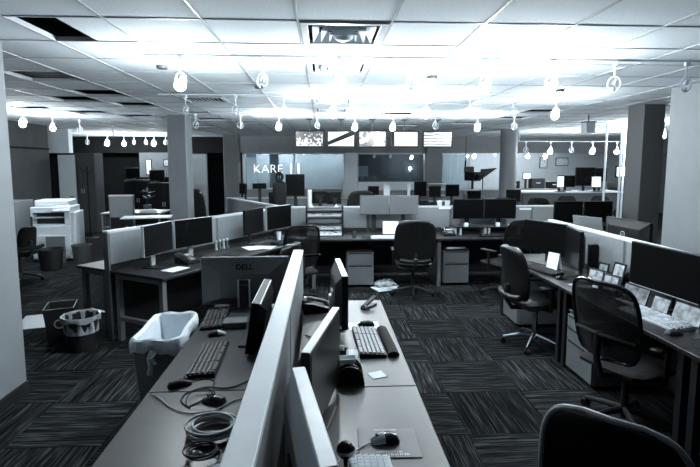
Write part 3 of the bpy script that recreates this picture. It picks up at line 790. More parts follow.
kn = MB(); kn.tube([(-.02,-.29,.70),(-.03,-.315,.66),(-.022,-.31,.60),(-.035,-.305,.555)], .012, 7, r1=.016); kn.tube([(.005,-.29,.69),(-.015,-.32,.66),(.005,-.31,.62)], .010, 6)
kn.build('liner_knot', 'liner', t, True)

# right desk
monitor((-.005, 1.985, DZ), 77.3, .58, .355, .05, 'black monitor with a faint sheen on its screen, white strip of top edge', thick=.036, bez='black_plastic', bsize=(.10,.04,.10))
m2 = [o for o in bpy.data.objects if o.get('label', '').startswith('black monitor with a faint')][0]
B('top_edge', 'panel_cap', m2, -.285, .285, -.016, .016, .4045, .4075)
monitor((-.04, 1.35, DZ), 100, .58, .355, .03, 'silver-edged monitor turned away beside the mouse mat', thick=.048, bez='silver', frame=.02, base='plate', bsize=(.10,.07,.09))
m1 = [o for o in bpy.data.objects if o.get('label', '').startswith('silver-edged monitor')][0]
B('back_cover', 'bin_grey', m1, -.27, .27, .024, .030, .05, .365, .002)
monitor((.115, 3.16, DZ), 93, .56, .335, .075, 'black monitor with a white top edge beyond the stapler', thick=.04, neck='silver', bsize=(.08,.03,.10))
m3 = [o for o in bpy.data.objects if o.get('label', '').startswith('black monitor with a white top edge')][0]
B('top_edge', 'panel_cap', m3, -.275, .275, -.018, .018, .4095, .4125)
keyboard((.27, 2.855, DZ), 92, .46, .155, 'grey-keyed keyboard with a padded black wrist rest', 'black_plastic', 'key_grey', rest=True)
flat('paper_sheet', (.27, 3.17, DZ), 4, .21, .15, 'white paper sheet under the black mouse by the stapler', 'paper')
mouse((.285, 3.165, DZ+.003), 100, 'black mouse resting on a white paper sheet', 'black_gloss')
t = thing('stapler', 'black stapler standing open near the end of the desk', 'stapler', (.345, 3.60, DZ), -38)
MB().rbox(-.022,.022,-.085,.085,0,.014,.004).build('base', 'black_plastic', t)
MB().rbox(-.018,.018,-.08,.09,0,.022,.005, Matrix.Translation((0,0,.03)) @ Matrix.Rotation(R(16),4,'X')).build('arm', 'black_plastic', t)
MB().tube([(-.02,-.07,.02),(.02,-.07,.02)], .012, 10).build('hinge', 'chrome', t, True)
flat('sticky_note', (.275, 2.40, DZ), 20, .08, .075, 'small white sticky note alone on the grey desk', 'note', th=.003)
t = thing('letter_sorter', 'black letter sorter with rounded plates holding white cards', 'letter holder', (.125, 2.33, DZ), 0)
half = [(.075*math.cos(a*PI/12), .012+.082*math.sin(a*PI/12)) for a in range(13)]
for y in (-.035, .0, .05, .09): MB().prism(half, y-.003, y+.003).build('plate', 'black_gloss', t)
B('base', 'black_plastic', t, -.075, .075, -.045, .10, 0, .012, .003)
for k, y in enumerate((.012, .066)):
    tag(place(MB().box(-.04,.04,-.0015,.0015,0,.10).build('card', 'paper', None), (.11+.01*k, 2.33+y, DZ+.0125), 4), ('front' if k == 0 else 'rear')+' white card stood in the black letter sorter', 'card')
flat('paper_sheet', (.155, 2.70, DZ), -8, .09, .11, 'white slip tucked beside the grey-keyed keyboard', 'paper')
flat('paper_sheet', (.035, 2.93, DZ), 12, .10, .13, 'white sheet lying at the foot of the white-topped monitor', 'paper')
t = thing('webcam', 'round black webcam on a clip foot before the silver-edged monitor', 'webcam', (.075, 1.64, DZ), 60)
MB().rbox(-.03,.03,-.035,.035,0,.012,.004).build('foot', 'black_plastic', t); MB().tube([(0,0,.01),(0,0,.045)], .008).build('stem', 'black_plastic', t, True)
MB().ball((0,0,.068), .032).build('head', 'black_gloss', t, True); MB().lathe([(.034,-.006),(.034,.006)], 20, Matrix.Translation((0,0,.068)), cap=False).build('band', 'silver', t, True)
t = thing('mouse_mat', 'thin grey mouse mat printed with small white lettering', 'mouse mat', (.25, 1.785, DZ), -2)
MB().rbox(-.118,.118,-.10,.10,0,.004,.0015).build('pad', 'bin_grey', t)
pm = MB(); rp = random.Random(11)
for y, x0, x1, hh in ((-.068, -.05, .045, .010), (-.086, -.015, .075, .013)):
    x = x0
    while x < x1:
        pm.box(x, x+.0022, y, y+hh, .0039, .0043)
        if rp.random() < .6: pm.box(x, x+.006, y+hh*rp.choice((0, .45, .8)), y+hh*rp.choice((.2, .6, 1)), .0039, .0043)
        x += .0085
pm.build('small_print', 'silver', t)['kind'] = 'stuff'
B('printed_line', 'silver', t, -.05, .04, .086, .090, .0038, .0042)
mouse((.238, 1.79, DZ+.0045), 96, 'black mouse with pale grey buttons lying on the mouse mat', 'black_gloss', 'silver')
cable([(.20,1.785,DZ+.012),(.15,1.76,DZ+.008),(.10,1.71,DZ+.006),(.04,1.66,DZ+.006),(-.04,1.62,DZ+.006)], .003, 'thin grey mouse cord running off the mouse mat', 'cable_grey')
keyboard((.172, 1.46, DZ), 92, .44, .15, 'white keyboard beside the mouse mat', 'white_plastic', 'paper')
phone((-.06, 3.55, DZ), 100, 'black desk phone beside the end of the white-capped screen')
cable([(-.12,3.0,DZ+.006),(-.05,2.9,DZ+.006),(-.08,2.75,DZ+.006),(-.02,2.6,DZ+.006),(-.1,2.45,DZ+.006)], .004, 'loose black cable between the screen and the two monitors')
cable([(.0,3.3,DZ+.006),(.03,3.18,DZ+.006),(-.02,3.06,DZ+.006),(.02,2.95,DZ+.006),(-.03,2.82,DZ+.006)], .004, 'pale cable bundle by the phone', 'cable_grey')
t = thing('tape_dispenser', 'black tape dispenser beside the letter sorter and white slip', 'dispenser', (.10, 2.62, DZ), 80)
MB().prism([(-.06,0),(.06,0),(.06,.025),(.02,.06),(-.03,.06),(-.06,.03)], -.03, .03).build('body', 'black_gloss', t); MB().tube([(0,-.012,.05),(0,.012,.05)], .03, 16).build('tape_roll', 'silver', t, True)

# ============================================================ POD OF THREE ARMS (120 degrees)
HX, HY = -.63, 7.80
# near-left arm: from hub towards (-.5,-.866)
ARM = 3.2
A1 = 240.0     # direction of the near arm
NX, NY = HX+ARM*math.cos(R(A1)), HY+ARM*math.sin(R(A1))
partition(ARM, 'grey fabric screen between the dark monitors and the two office bins', (HX, HY, 0), A1, 2, th=.085, cap='panel_cap_grey')
def arm1(t_, n_):      # t along the arm from its near end, n towards the right-hand side
    u = (.5, .866); n = (.866, -.5)
    return (NX+u[0]*t_+n[0]*n_, NY+u[1]*t_+n[1]*n_)
x, y = arm1(.0, .80); desk(1.52, .755, 'dark desk under the two widest dark monitors by the grey screen', (x, y, 0), 60, top='laminate_dark')
t = thing('corner_desk', 'dark corner desk with pale papers and a white cup beside the grey screen', 'desk', (HX, HY, 0))
pts = [arm1(1.523, .046), arm1(1.523, .80), arm1(2.42, .80), (-.205, 6.957), (-.205, HY-.046), (HX+.03, HY-.046)]
MB().slab([(a-HX, b-HY) for a, b in pts], .71, .74).build('worktop', 'laminate_dark', t)
for a, b in (arm1(1.58, .70), arm1(2.36, .70), (-.26, 7.25), (-.26, 7.66), arm1(1.58, .12)):
    B('leg', 'steel_grey', t, a-HX-.025, a-HX+.025, b-HY-.025, b-HY+.025, 0, .71)
x, y = arm1(1.52, -.52); desk(1.5, .475, 'dark narrow desk carrying a white paper roll', (x, y, 0), 240, top='laminate_dark')
x, y = arm1(3.04, -.52); desk(1.5, .475, 'dark narrow desk behind the grey screen near the column', (x, y, 0), 240, top='laminate_dark')
def on_arm(t_, n_, z=DZ): x, y = arm1(t_, n_); return (x, y, z)
FACE = 60     # local -y looks along +n
monitor(on_arm(.38, .32), FACE+14, .50, .325, .14, 'dark silver-edged monitor above the white sheet at the screen end', bez='silver', frame=.005, neck='silver')
monitor(on_arm(.92, .30), FACE-6, .54, .325, .14, 'dark silver-edged monitor above the desk phone', bez='silver', frame=.005, neck='silver')
monitor(on_arm(2.06, .28), FACE+8, .50, .34, .14, 'dark monitor beside the row of little figures', bez='black_plastic', frame=.012)
monitor(on_arm(2.62, .30), FACE-6, .54, .34, .14, 'dark monitor with silver side edge next to the mesh chair', bez='silver', frame=.005)
flat('paper_sheet', on_arm(.36, .59), 62, .24, .17, 'bright white sheet on the dark desk below the monitor', 'paper')
keyboard(on_arm(1.02, .64), FACE+2, .44, .15, 'black keyboard before the desk phone')
phone(on_arm(.655, .46), FACE, 'black desk phone with grey handset between two dark monitors')
keyboard(on_arm(2.3, .62), FACE, .44, .15, 'black keyboard among the pale papers')
for k, (a, b, r) in enumerate(((1.75,.5,30),(1.85,.6,75),(2.75,.55,60))):
    flat('paper_sheet', on_arm(a, b, DZ+.001*k), r, .21, .28, ('crumpled pale paper by the black keyboard','second pale paper overlapping by the black keyboard','pale paper sheet beside the white cup')[k], 'paper')
def cup(loc, label, r=.04, h=.10, m='white_plastic', name='cup', cat='cup'):
    o = MB().lathe([(r*.75,0),(r,h),(r*.9,h),(r*.66,.008)], 16, cap=True).build(name, m, None, True); return tag(place(o, loc), label, cat)
cup(on_arm(2.45, .42), 'white cup on the dark desk between two monitors', .035, .12)
for k in range(4):
    t = thing('desk_figure', '%s below the grey screen' % ('tiny silver figure next to the office phone side', 'tiny grey figure beside the first silver one', 'tiny silver figure between two grey ones', 'tiny grey figure next to the dark monitor')[k], 'figurine', on_arm(1.42+.07*k, .18), 60+20*k, 'tiny desk figures')
    MB().lathe([(.022,0),(.024,.01),(.012,.03),(.016,.07),(.011,.09)], 10).build('body', 'bin_grey' if k % 2 else 'silver', t, True); MB().ball((0,0,.11), .02).build('head', 'silver', t, True)
tag(place(MB().tube([(0,-.18,.045),(0,.18,.045)], .045, 14).build('paper_roll', 'paper', None, True), on_arm(.95, -.34), 60), 'thick white paper roll lying on the narrow desk', 'paper roll')
t = thing('desk_bag', 'black soft bag slumped at the end of the grey screen', 'bag', on_arm(.42, -.17), 60)
bag = MB(); bag.pad([.14,.15,.15,.13,.09], [0,0,0,0,0], [.0,.05,.12,.17,.20], .14, nu=10, edge=.5); bag.build('body', 'dark_fabric', t, True)
MB().tube([(-.06,0,.19),(-.04,.0,.23),(.04,0,.23),(.06,0,.19)], .007).build('handle', 'dark_fabric', t, True)
leather_chair((arm1(1.12, 1.22)[0], arm1(1.12, 1.22)[1], 0), 68, 'black chair pushed towards the desk phone and dark monitors', top=.97, sz=.46)
mesh_chair((-.36, 6.26, 0), 22, 'black mesh chair in front of the white tray sorter', top=1.06, sz=.46)

# far-left arm
partition(2.6, 'low grey screen running back from the pod towards the square column', (HX, HY, 0), 120, 2, th=.085, cap='panel_cap_grey')
dx, dy = math.cos(R(120)), math.sin(R(120))
desk(1.5, .7, 'dark desk behind the low grey screen and small figures', (HX+dx*.85+.866*.05, HY+dy*.85+.5*.05, 0), 120-90+90-0, top='laminate_dark') if False else None

# arm to the right: partition along +X
partition(5.42, 'long grey fabric screen behind the two pale grey monitors', (HX, HY, 0), 0, 4, th=.085, cap='panel_cap_grey')
for k, (x0, L, l) in enumerate(((-.20, .80, 'dark desk beneath the white tray sorter'), (.60, 1.52, 'dark desk before the high-backed leather chair'), (2.12, 1.25, 'dark desk with the monitor riser'), (3.37, 1.25, 'dark desk behind the pointed-back monitor pair'))):
    desk(L, .78, l, (x0, 6.955, 0), 0, top='laminate_dark', legs=((0,), (), (1,), (1,))[k])
# leg panel between the kneeholes
dk = [o for o in bpy.data.objects if o.get('label', '') == 'dark desk before the high-backed leather chair'][0]
B('leg_panel', 'steel_grey', dk, 1.10, 1.15, .08, .74, 0, .71)
pedestal((.545, 7.05, 0), 0, 'grey drawer pedestal beside the papers on the carpet')
pedestal((2.00, 7.10, 0), 0, 'grey drawer pedestal with a folder on top beside the support panel')
flat('folder', (2.0, 7.3, .55), 8, .30, .24, 'flat pale folder lying on the drawer pedestal', 'folder', th=.02)
for k, (x, r) in enumerate(((.80, 2), (1.265, -2))):
    monitor((x, 7.52, DZ), r, .455, .30, .30, ('left' if 0 else ('pale grey-screened monitor beside the white document stand', 'pale grey-screened monitor behind the leather chair')[k]), bez='bin_grey', scr='screen_haze', frame=.008)
for k, (x, r) in enumerate(((2.29, 3), (2.80, -3))):
    monitor((x, 7.5, DZ+.12), r, .50, .31, .11, ('black-screened wide monitor on the riser', 'dark wide monitor on the riser showing faint reflections')[k], frame=.010)
t = thing('monitor_riser', 'dark monitor riser with pale pegs under two monitors', 'riser', (2.55, 7.46, DZ), 0)
B('shelf', 'laminate_dark', t, -.53, .53, -.13, .17, .105, .12, .003)
for x in (-.5, -.42, -.03, .03, .50): B('peg', 'silver', t, x-.015, x+.015, -.12, .14, 0, .105)
for x in (2.22, 2.72): tag(place(MB().rbox(-.03,.03,-.02,.02,0,.06,.004).build('note_block', 'paper', None), (x, 7.36, DZ+.12)), 'small white note block standing on the riser', 'note block', 'note blocks on riser')
keyboard((2.6, 7.12, DZ), 0, .44, .15, 'black keyboard in front of the monitor riser')
phone((1.92, 7.28, DZ), 0, 'black desk phone beside the monitor riser')
t = thing('document_stand', 'white sheet propped on a document stand before the pale monitors', 'document stand', (1.02, 7.22, DZ), -6)
M = Matrix.Rotation(R(-24), 4, 'X')
MB().rbox(-.13,.13,0,.008,.02,.24,.002,M).build('board', 'black_plastic', t); MB().box(-.12,.12,-.003,-.0005,.035,.235,M).build('sheet', 'paper', t); B('foot', 'black_plastic', t, -.13, .13, -.03, .12, 0, .02, .004)
keyboard((.90, 7.04, DZ), 0, .40, .14, 'white keyboard below the document stand', 'white_plastic', 'paper')
t = thing('paper_stack', 'crumpled white papers standing beside the leather chair', 'papers', (1.60, 7.25, DZ), 10)
for k in range(3): MB().box(-.09,.09,-.002,.002,0,.16-.02*k, Matrix.Translation((.02*k,.05*k,.035)) @ Matrix.Rotation(R(-12-4*k),4,'Y')).build('sheet', 'paper', t)
cup((.46, 7.15, DZ), 'dark mug beside the document stand', .035, .09, 'grey_plastic', 'mug')
for k, x in enumerate((1.90, 2.03)):
    cup((x, 7.80, 1.15), ('white paper cup on the screen cap beside its twin', 'second white paper cup on the screen cap')[k], .045, .085)
flat('paper_sheet', (1.98, 7.752, 1.10), 0, .2, .003, 'white strip notice pinned on the grey screen', 'notice', th=.035)
flat('paper_sheet', (3.32, 7.752, 1.08), 0, .2, .003, 'white label strip pinned on the grey screen by the mesh chair', 'notice', th=.03)
for k, (x, r) in enumerate(((3.91, 0), (4.40, 0))):
    monitor((x, 7.5, DZ), r, .47, .34, .16, ('black monitor beyond the right bench, next to the label strip', 'black monitor standing before the dark square column')[k], frame=.01)
leather_chair((1.25, 6.62, 0), -4, 'high-backed black leather chair with a chrome buckle', top=1.09, sz=.48, hw=.285, buckle=True, rot=50)
mesh_chair((2.52, 6.56, 0), 24, 'black mesh-back chair beside the monitor riser', top=1.07, hw=.235)
for k, (x, y, r) in enumerate(((.84, 6.95, 20), (.93, 7.02, 55), (.90, 7.13, -15), (1.00, 6.99, 80))):
    flat('paper_sheet', (x, y, .004*k), r, .21, .29, ('white paper fallen on the carpet beside the pedestal', 'white paper fallen askew on the carpet under others', 'white paper half under the desk on the carpet', 'topmost white paper of the heap on the carpet')[k], 'paper', th=.003)
t = thing('paper_heap', 'loose crumpled newspaper heap beside the drawer pedestal', 'papers', (.93, 7.12, .018), 15)
rp = random.Random(4); g = MB(); n = 8; vs = []
for j in range(n):
    for i in range(n): vs.append((-.16+.32*i/(n-1)+rp.uniform(-.015,.015), -.12+.24*j/(n-1)+rp.uniform(-.015,.015), max(0, .07*(1-((i-3.5)/3.5)**2)*(1-((j-3.5)/3.5)**2)+rp.uniform(0,.035))))
fs = [(j*n+i, j*n+i+1, (j+1)*n+i+1, (j+1)*n+i) for j in range(n-1) for i in range(n-1)]
g.add(vs, fs).build('sheet', 'paper_print', t)

# white tray sorter on the desk
t = thing('tray_sorter', 'white sorter with printed cards in black side frame', 'sorter', (.02, 7.42, DZ), 0)
for x in (-.285, .265): B('side', 'black_plastic', t, x, x+.02, -.15, .15, 0, .46)
for k, z in enumerate((.0, .09, .18, .36)):
    B('shelf', 'dark_metal', t, -.265, .265, -.15, .15, z, z+.008)
for k, (z0, z1, y) in enumerate(((.012,.172,-.14), (.195,.27,-.02), (.30,.36,-.12))):
    M = Matrix.Translation((0,y,z0)) @ Matrix.Rotation(R(-22 if k == 0 else -8),4,'X')
    f = MB().rbox(-.26,.26,0,.008,0,z1-z0,.002,M).build('tray_front', 'white_plastic' if k != 1 else 'steel_grey', t)
    if k != 1:
        p = MB(); rp = random.Random(k)
        for q in range(16 if k == 0 else 6):
            x = rp.uniform(-.23,.2); z = rp.uniform(.02, z1-z0-.02); p.box(x, x+rp.uniform(.02,.07), -.0015, 0, z, z+.008, M)
        p.build('print', 'black_plastic', f)['kind'] = 'stuff'
B('top_tray', 'grey_plastic', t, -.27, .27, -.15, .15, .42, .43)
for k, x in enumerate((-.2, .18)): tag(place(MB().prism([(-.035,0),(.035,0),(0,.05)], -.03, .03).build('tent_card', 'paper', None), (.02+x, 7.42, DZ+.4305)), 'small white folded card on top of the sorter', 'card', 'folded cards on sorter')

# ============================================================ RIGHT BENCH
for k, (y0, l) in enumerate(((1.14, 'dark desk beyond the big monitor by the light wall'), (2.66, 'dark desk with the photo frames and white keyboard'), (4.18, 'dark desk with twin monitors behind the leather chair'))):
    desk(1.52, .60, l, (2.12, y0+1.52, 0), -90, top='laminate_dark', legmat='dark_metal')
partition(4.56, 'grey fabric screen with pale cap behind the photo frames', (2.76, 5.70, 0), -90, 6, th=.075, cap='panel_cap', h=1.16)
for k, (y0, l) in enumerate(((2.66, 'dark desk behind the screen under the emblem monitor'), (4.18, 'dark desk behind the screen under the grey laptop lid'))):
    desk(1.52, .60, l, (3.40, y0, 0), 90, top='laminate_dark')
monitor((2.42, 5.12, DZ), -68, .58, .35, .115, 'dark monitor turned to the leather chair above the white card', frame=.008)
monitor((2.47, 4.59, DZ), -103, .50, .37, .09, 'dark monitor standing close beside a vertical black speaker', frame=.008)
monitor((2.545, 3.42, DZ), -84, .66, .345, .125, 'large black monitor above the leaning photographs', frame=.010, bsize=(.08,.01,.10))
monitor((2.53, 2.72, DZ), -96, .66, .345, .125, 'large black monitor beside the white keyboard, farthest from the photo frames', frame=.010, bsize=(.08,.01,.10))
for o_ in [o for o in bpy.data.objects if o.get('label', '').startswith('large black monitor')]:
    B('lower_bezel', 'silver', o_, -.325, .325, -.0205, -.018, .128, .133)
monitor((2.95, 4.50, DZ), 90+4, .62, .36, .195, 'dark monitor back with a round silver emblem behind the screen', logo='round', frame=.01)
t = thing('laptop', 'grey laptop lid standing open behind the screen', 'laptop', (3.02, 5.16, DZ+.27), 118)
MB().rbox(-.17,.17,-.12,.12,0,.02,.004).build('base', 'silver', t); MB().rbox(-.17,.17,0,.012,0,.25,.004, Matrix.Translation((0,.115,.012)) @ Matrix.Rotation(R(-14),4,'X')).build('lid', 'steel_grey', t)
tag(B('laptop_stand', 'dark_metal', None, 2.87, 3.17, 4.92, 5.28, DZ, DZ+.268, .006), 'dark block stand under the grey laptop', 'stand')
t = thing('speaker', 'slim upright black speaker beside the grey screen', 'speaker', (2.672, 4.60, DZ), -90)
MB().rbox(-.03,.03,-.04,.04,0,.30,.006).build('body', 'black_plastic', t); MB().lathe([(.05,0),(.05,.012)], 20).build('foot', 'black_gloss', t, True)
def photo_frame(loc, rz, w, h, label, lift=0):
    t = thing('photo_frame', label, 'photo frame', loc, rz)
    M = Matrix.Rotation(R(-14), 4, 'X'); m = MB(); b = .016
    for a in ((-w/2,w/2,0,b),(-w/2,w/2,h-b,h),(-w/2,-w/2+b,b,h-b),(w/2-b,w/2,b,h-b)): m.rbox(a[0],a[1],0,.014,a[2],a[3],.003,M)
    m.build('frame', 'dark_metal', t); MB().box(-w/2+b,w/2-b,.004,.010,b,h-b,M).build('picture', 'frame_print', t)
    MB().box(-.02,.02,0,.004,0,h*.8, Matrix.Translation((0,h*.48,0)) @ Matrix.Rotation(R(16),4,'X')).build('easel_leg', 'dark_metal', t)
    return t
photo_frame((2.60, 4.34, DZ), -78, .13, .17, 'small dark photo frame beside the speaker, behind the others')
photo_frame((2.62, 4.14, DZ), -80, .14, .21, 'tallest dark photo frame against the grey screen')
photo_frame((2.44, 4.17, DZ), -70, .17, .15, 'wide dark photo frame at the chair side of the group')
photo_frame((2.44, 3.94, DZ), -74, .17, .15, 'wide dark photo frame next to the large monitor')
def leaning(loc, rz, w, h, label, m='photo_print'):
    t = thing('photograph', label, 'photograph', loc, rz)
    M = Matrix.Rotation(R(-18), 4, 'X'); MB().box(-w/2,w/2,0,.004,0,h,M).build('card', 'black_plastic', t); MB().box(-w/2+.008,w/2-.008,-.002,0,.008,h-.008,M).build('print', m, t)
    MB().box(-.02,.02,0,.003,0,h*.34, Matrix.Translation((0,h*.24,0)) @ Matrix.Rotation(R(22),4,'X')).build('easel_leg', 'black_plastic', t)
leaning((2.445, 3.615, DZ), -82, .26, .135, 'large print leaning under the big black monitor')
leaning((2.475, 3.36, DZ), -84, .16, .115, 'pale print leaning beside the large print', 'paper_print')
leaning((2.475, 3.10, DZ), -84, .24, .135, 'print leaning under the gap between big monitors', 'paper_print')
flat('paper_sheet', (2.40, 3.60, DZ), -86, .24, .05, 'white strip of paper before the leaning prints', 'paper', th=.006)
keyboard((2.335, 3.20, DZ), -84, .50, .17, 'white keyboard at the feet of the big monitors', 'white_plastic', 'key_white')
mouse((2.245, 2.895, DZ), -80, 'dark mouse at the end of the white keyboard', 'grey_plastic')
keyboard((2.235, 4.74, DZ), -78, .46, .15, 'black keyboard on the desk with the white card')
mouse((2.26, 4.40, DZ), -80, 'dark mouse with pale buttons at the end of the black keyboard', 'black_gloss', 'grey_plastic')
flat('notebook', (2.30, 4.10, DZ), -60, .20, .13, 'dark notebook with pale edge beside the photo frames', 'notebook', 'silver', th=.012)
t = thing('desk_card', 'bright white card standing under the dark monitor', 'card', (2.37, 4.84, DZ), -68); MB().box(-.07,.07,0,.003,0,.17, Matrix.Rotation(R(-12),4,'X')).build('front', 'paper', t); MB().box(-.07,.07,0,.003,0,.17, Matrix.Translation((0,.075,0)) @ Matrix.Rotation(R(12),4,'X')).build('back', 'paper', t)
cable([(2.36,2.90,DZ+.006),(2.30,2.80,DZ+.006),(2.33,2.7,DZ+.03),(2.28,2.60,DZ+.006),(2.33,2.45,DZ+.006)], .004, 'black cable looping on the desk by the white keyboard')
pedestal((2.17, 5.38, 0), -90, 'grey drawer pedestal behind the leather chair with chrome base', W=.42, splits=(.3,.7))
pedestal((2.17, 3.86, 0), -90, 'grey three-drawer pedestal between the two right chairs', W=.42, D=.5, splits=(.3,.5,.7))
leather_chair((2.13, 4.64, 0), -84, 'black leather chair with a chrome star base', top=1.03, sz=.49, hw=.235, metal='chrome', rot=30, armtop=.67)
mesh_chair((2.11, 3.14, 0), -70, 'black mesh chair with a small white maker tag', top=1.05, hw=.25, rot=40, tag_=True)
leather_chair((1.12, 1.60, 0), -46, 'black chair with a grey-edged back standing alone in the aisle', top=1.04, hw=.235, armtop=.64, shell=True)

# ============================================================ LEFT SIDE
def round_bin(loc, r0, r1, h, label, liner=False, m='bin_dark'):
    t = thing('waste_bin', label, 'bin', loc, 0)
    MB().lathe([(r0,0),(r1,h),(r1+.008,h),(r1+.008,h-.02),(r1-.006,h-.012),(r0-.006,.01)], 28).build('body', m, t, True)
    if liner:
        l = MB(); n = 48; vs = []; prof = [(-.012,-.16),(-.010,-.05),(-.002,.008),(.012,.010),(.014,-.015),(.012,-.04)]
        for k in range(n):
            a = 2*PI*k/n; wv = .006*math.sin(9*a)+.004*math.sin(15*a+1)
            for q, (o_, dz) in enumerate(prof):
                rr = r1+o_+wv*.8; dd = dz*(1+.3*math.sin(5*a)) if q > 3 else dz; vs.append((rr*math.cos(a), rr*math.sin(a), h+dd))
        p_ = len(prof); fs = [(k*p_+q, ((k+1)%n)*p_+q, ((k+1)%n)*p_+q+1, k*p_+q+1) for k in range(n) for q in range(p_-1)]
        l.add(vs, fs); l.build('liner', 'liner_clear', t, True)
        MB().tube([(r1*.85,-r1*.55,h-.01),(r1*.9,-r1*.62,h-.06),(r1*.95,-r1*.6,h-.10)], .008, 6, r1=.012).build('liner_tail', 'liner_clear', t, True)
    return t
round_bin((-2.40, 4.80, 0), .125, .165, .34, 'round dark bin with a clear liner beside the screen end', True)
t = thing('recycling_bin', 'black square bin with a pale round symbol behind the lined bin', 'bin', (-2.76, 5.12, 0), 20)
tapered(MB(), .11, .13, .14, .17, 0, .36, .01).build('body', 'bin_dark', t)
MB().lathe([(.05,0),(.05,.003),(.036,.003),(.036,0)], 20, Matrix.Translation((0,-.158,.2)) @ Matrix.Rotation(R(94),4,'X'), cap=False).build('symbol', 'silver', t, True)
round_bin((-4.76, 8.62, 0), .165, .20, .36, 'dark round bin standing before the white copier, further from the desk')
round_bin((-4.44, 9.05, 0), .135, .165, .36, 'dark round bin standing at the copier corner by the paper roll', m='bin_grey')
flat('floor_mat', (-3.15, 5.75, 0), 18, .75, .55, 'pale thin mat lying on the carpet behind the bins', 'mat', 'silver', th=.006)
# copier
t = thing('copier', 'tall white office copier with paper drawers and scanner lid', 'copier', (-5.16, 9.62, 0), 10)
B('lower_cabinet', 'copier_white', t, -.33, .33, -.32, .32, .03, .68, .012)
B('side_finisher', 'copier_white', t, .33, .40, -.26, .30, .03, .92, .012)
for k in range(3): 
    d = B('paper_drawer', 'copier_white', t, -.31, .31, -.335, -.31, .06+.15*k, .195+.15*k, .006); B('pull', 'copier_dark', d, -.09, .09, -.338, -.332, .15+.15*k, .17+.15*k)
B('inner_tray', 'copier_dark', t, -.30, .24, -.10, .30, .68, .92)
B('tray_floor', 'copier_white', t, -.30, .24, -.31, -.10, .68, .70)
B('output_shelf', 'copier_white', t, -.30, .24, -.31, -.10, .82, .835)
for a, b in ((-.33,-.30), (.24,.33)): B('side_wall', 'copier_white', t, a, b, -.32, .32, .68, .94, .004)
B('scanner_bed', 'copier_white', t, -.33, .33, -.32, .32, .92, 1.03, .012)
B('document_feeder', 'copier_white', t, -.30, .28, -.20, .30, 1.03, 1.15, .02)
MB().rbox(-.15,.15,-.10,.10,0,.02,.006, Matrix.Translation((.2,-.30,.99)) @ Matrix.Rotation(R(32),4,'X')).build('control_panel', 'silver', t)
B('side_handle', 'copier_dark', t, -.336, -.30, -.325, -.30, .58, .86, .003)
tag(B('leaning_board', 'wall_light', None, -5.12, -4.78, 9.13, 9.16, .0, .50, .004), 'pale grey board with dark rim propped before the copier', 'board')
tag(B('low_cabinet', 'wall_light', None, -6.35, -5.85, 9.5, 10.1, 0, 1.12, .006), 'pale plain cabinet beside the copier against the dark wall', 'cabinet')
leather_chair((-4.75, 7.75, 0), 60, 'small dark chair beside the copier and cabinet', top=.88, sz=.50, hw=.14, arms=False, mat_='dark_fabric')
# thin-legged desk and screen in the rear left
t = thing('table', 'pale-topped thin-legged table behind the copier', 'table', (-4.10, 10.5, 0), 0)
B('tabletop', 'steel_grey', t, -.45, .75, -.40, .40, .80, .83, .003)
for x in (-.42, .72):
    for y in (-.37, .37): B('leg', 'steel_grey', t, x-.015, x+.015, y-.015, y+.015, 0, .80)
B('crossbar', 'steel_grey', t, -.42, .72, -.38, -.36, .52, .55)
partition(.46, 'short grey screen standing at the thin-legged table', (-4.22, 9.78, 0), 8, 1, h=1.22, cap='panel_cap_grey', bottom=.78)
t = thing('white_table', 'bright white low shelf table before the black cabinets', 'table', (-3.2, 8.95, 0), 12)
B('tabletop', 'panel_cap', t, -.42, .42, -.22, .22, .86, .88, .003)
for x in (-.38,.38): B('leg', 'dark_metal', t, x-.02, x+.02, -.18, .18, 0, .86)
t = thing('paper_stack', 'pile of white papers on the thin-legged table', 'papers', (-3.62, 10.2, .83), 14)
for k in range(5): MB().box(-.15,.15,-.11,.11,.012*k,.012*k+.010, Matrix.Rotation(R(7*(k%3)),4,'Z')).build('sheet', 'paper', t)
t = thing('potted_plant', 'pale flowering plant above the short grey screen', 'plant', (-3.72, 10.45, .83), 0)
MB().lathe([(.06,0),(.085,.14),(.075,.14),(.05,.02)], 16).build('pot', 'grey_plastic', t, True)
MB().tube([(0,0,.12),(.01,0,.40)], .008).build('stem', 'dark_metal', t, True)
rp = random.Random(9)
for k in range(14):
    a = rp.uniform(0, 6.28); el = rp.uniform(-.2, 1.2); L = rp.uniform(.10,.22); M = Matrix.Translation((0,0,.34+rp.uniform(-.1,.1))) @ Matrix.Rotation(a,4,'Z') @ Matrix.Rotation(-el,4,'Y')
    MB().add([(0,0,0),(L*.5,-.03,.012),(L,0,0),(L*.5,.03,.012),(L*.5,0,-.004)], [(0,1,4),(1,2,4),(2,3,4),(3,0,4),(0,3,2,1)], M).build('leaf', 'paper' if k % 3 == 0 else 'grey_plastic', t)
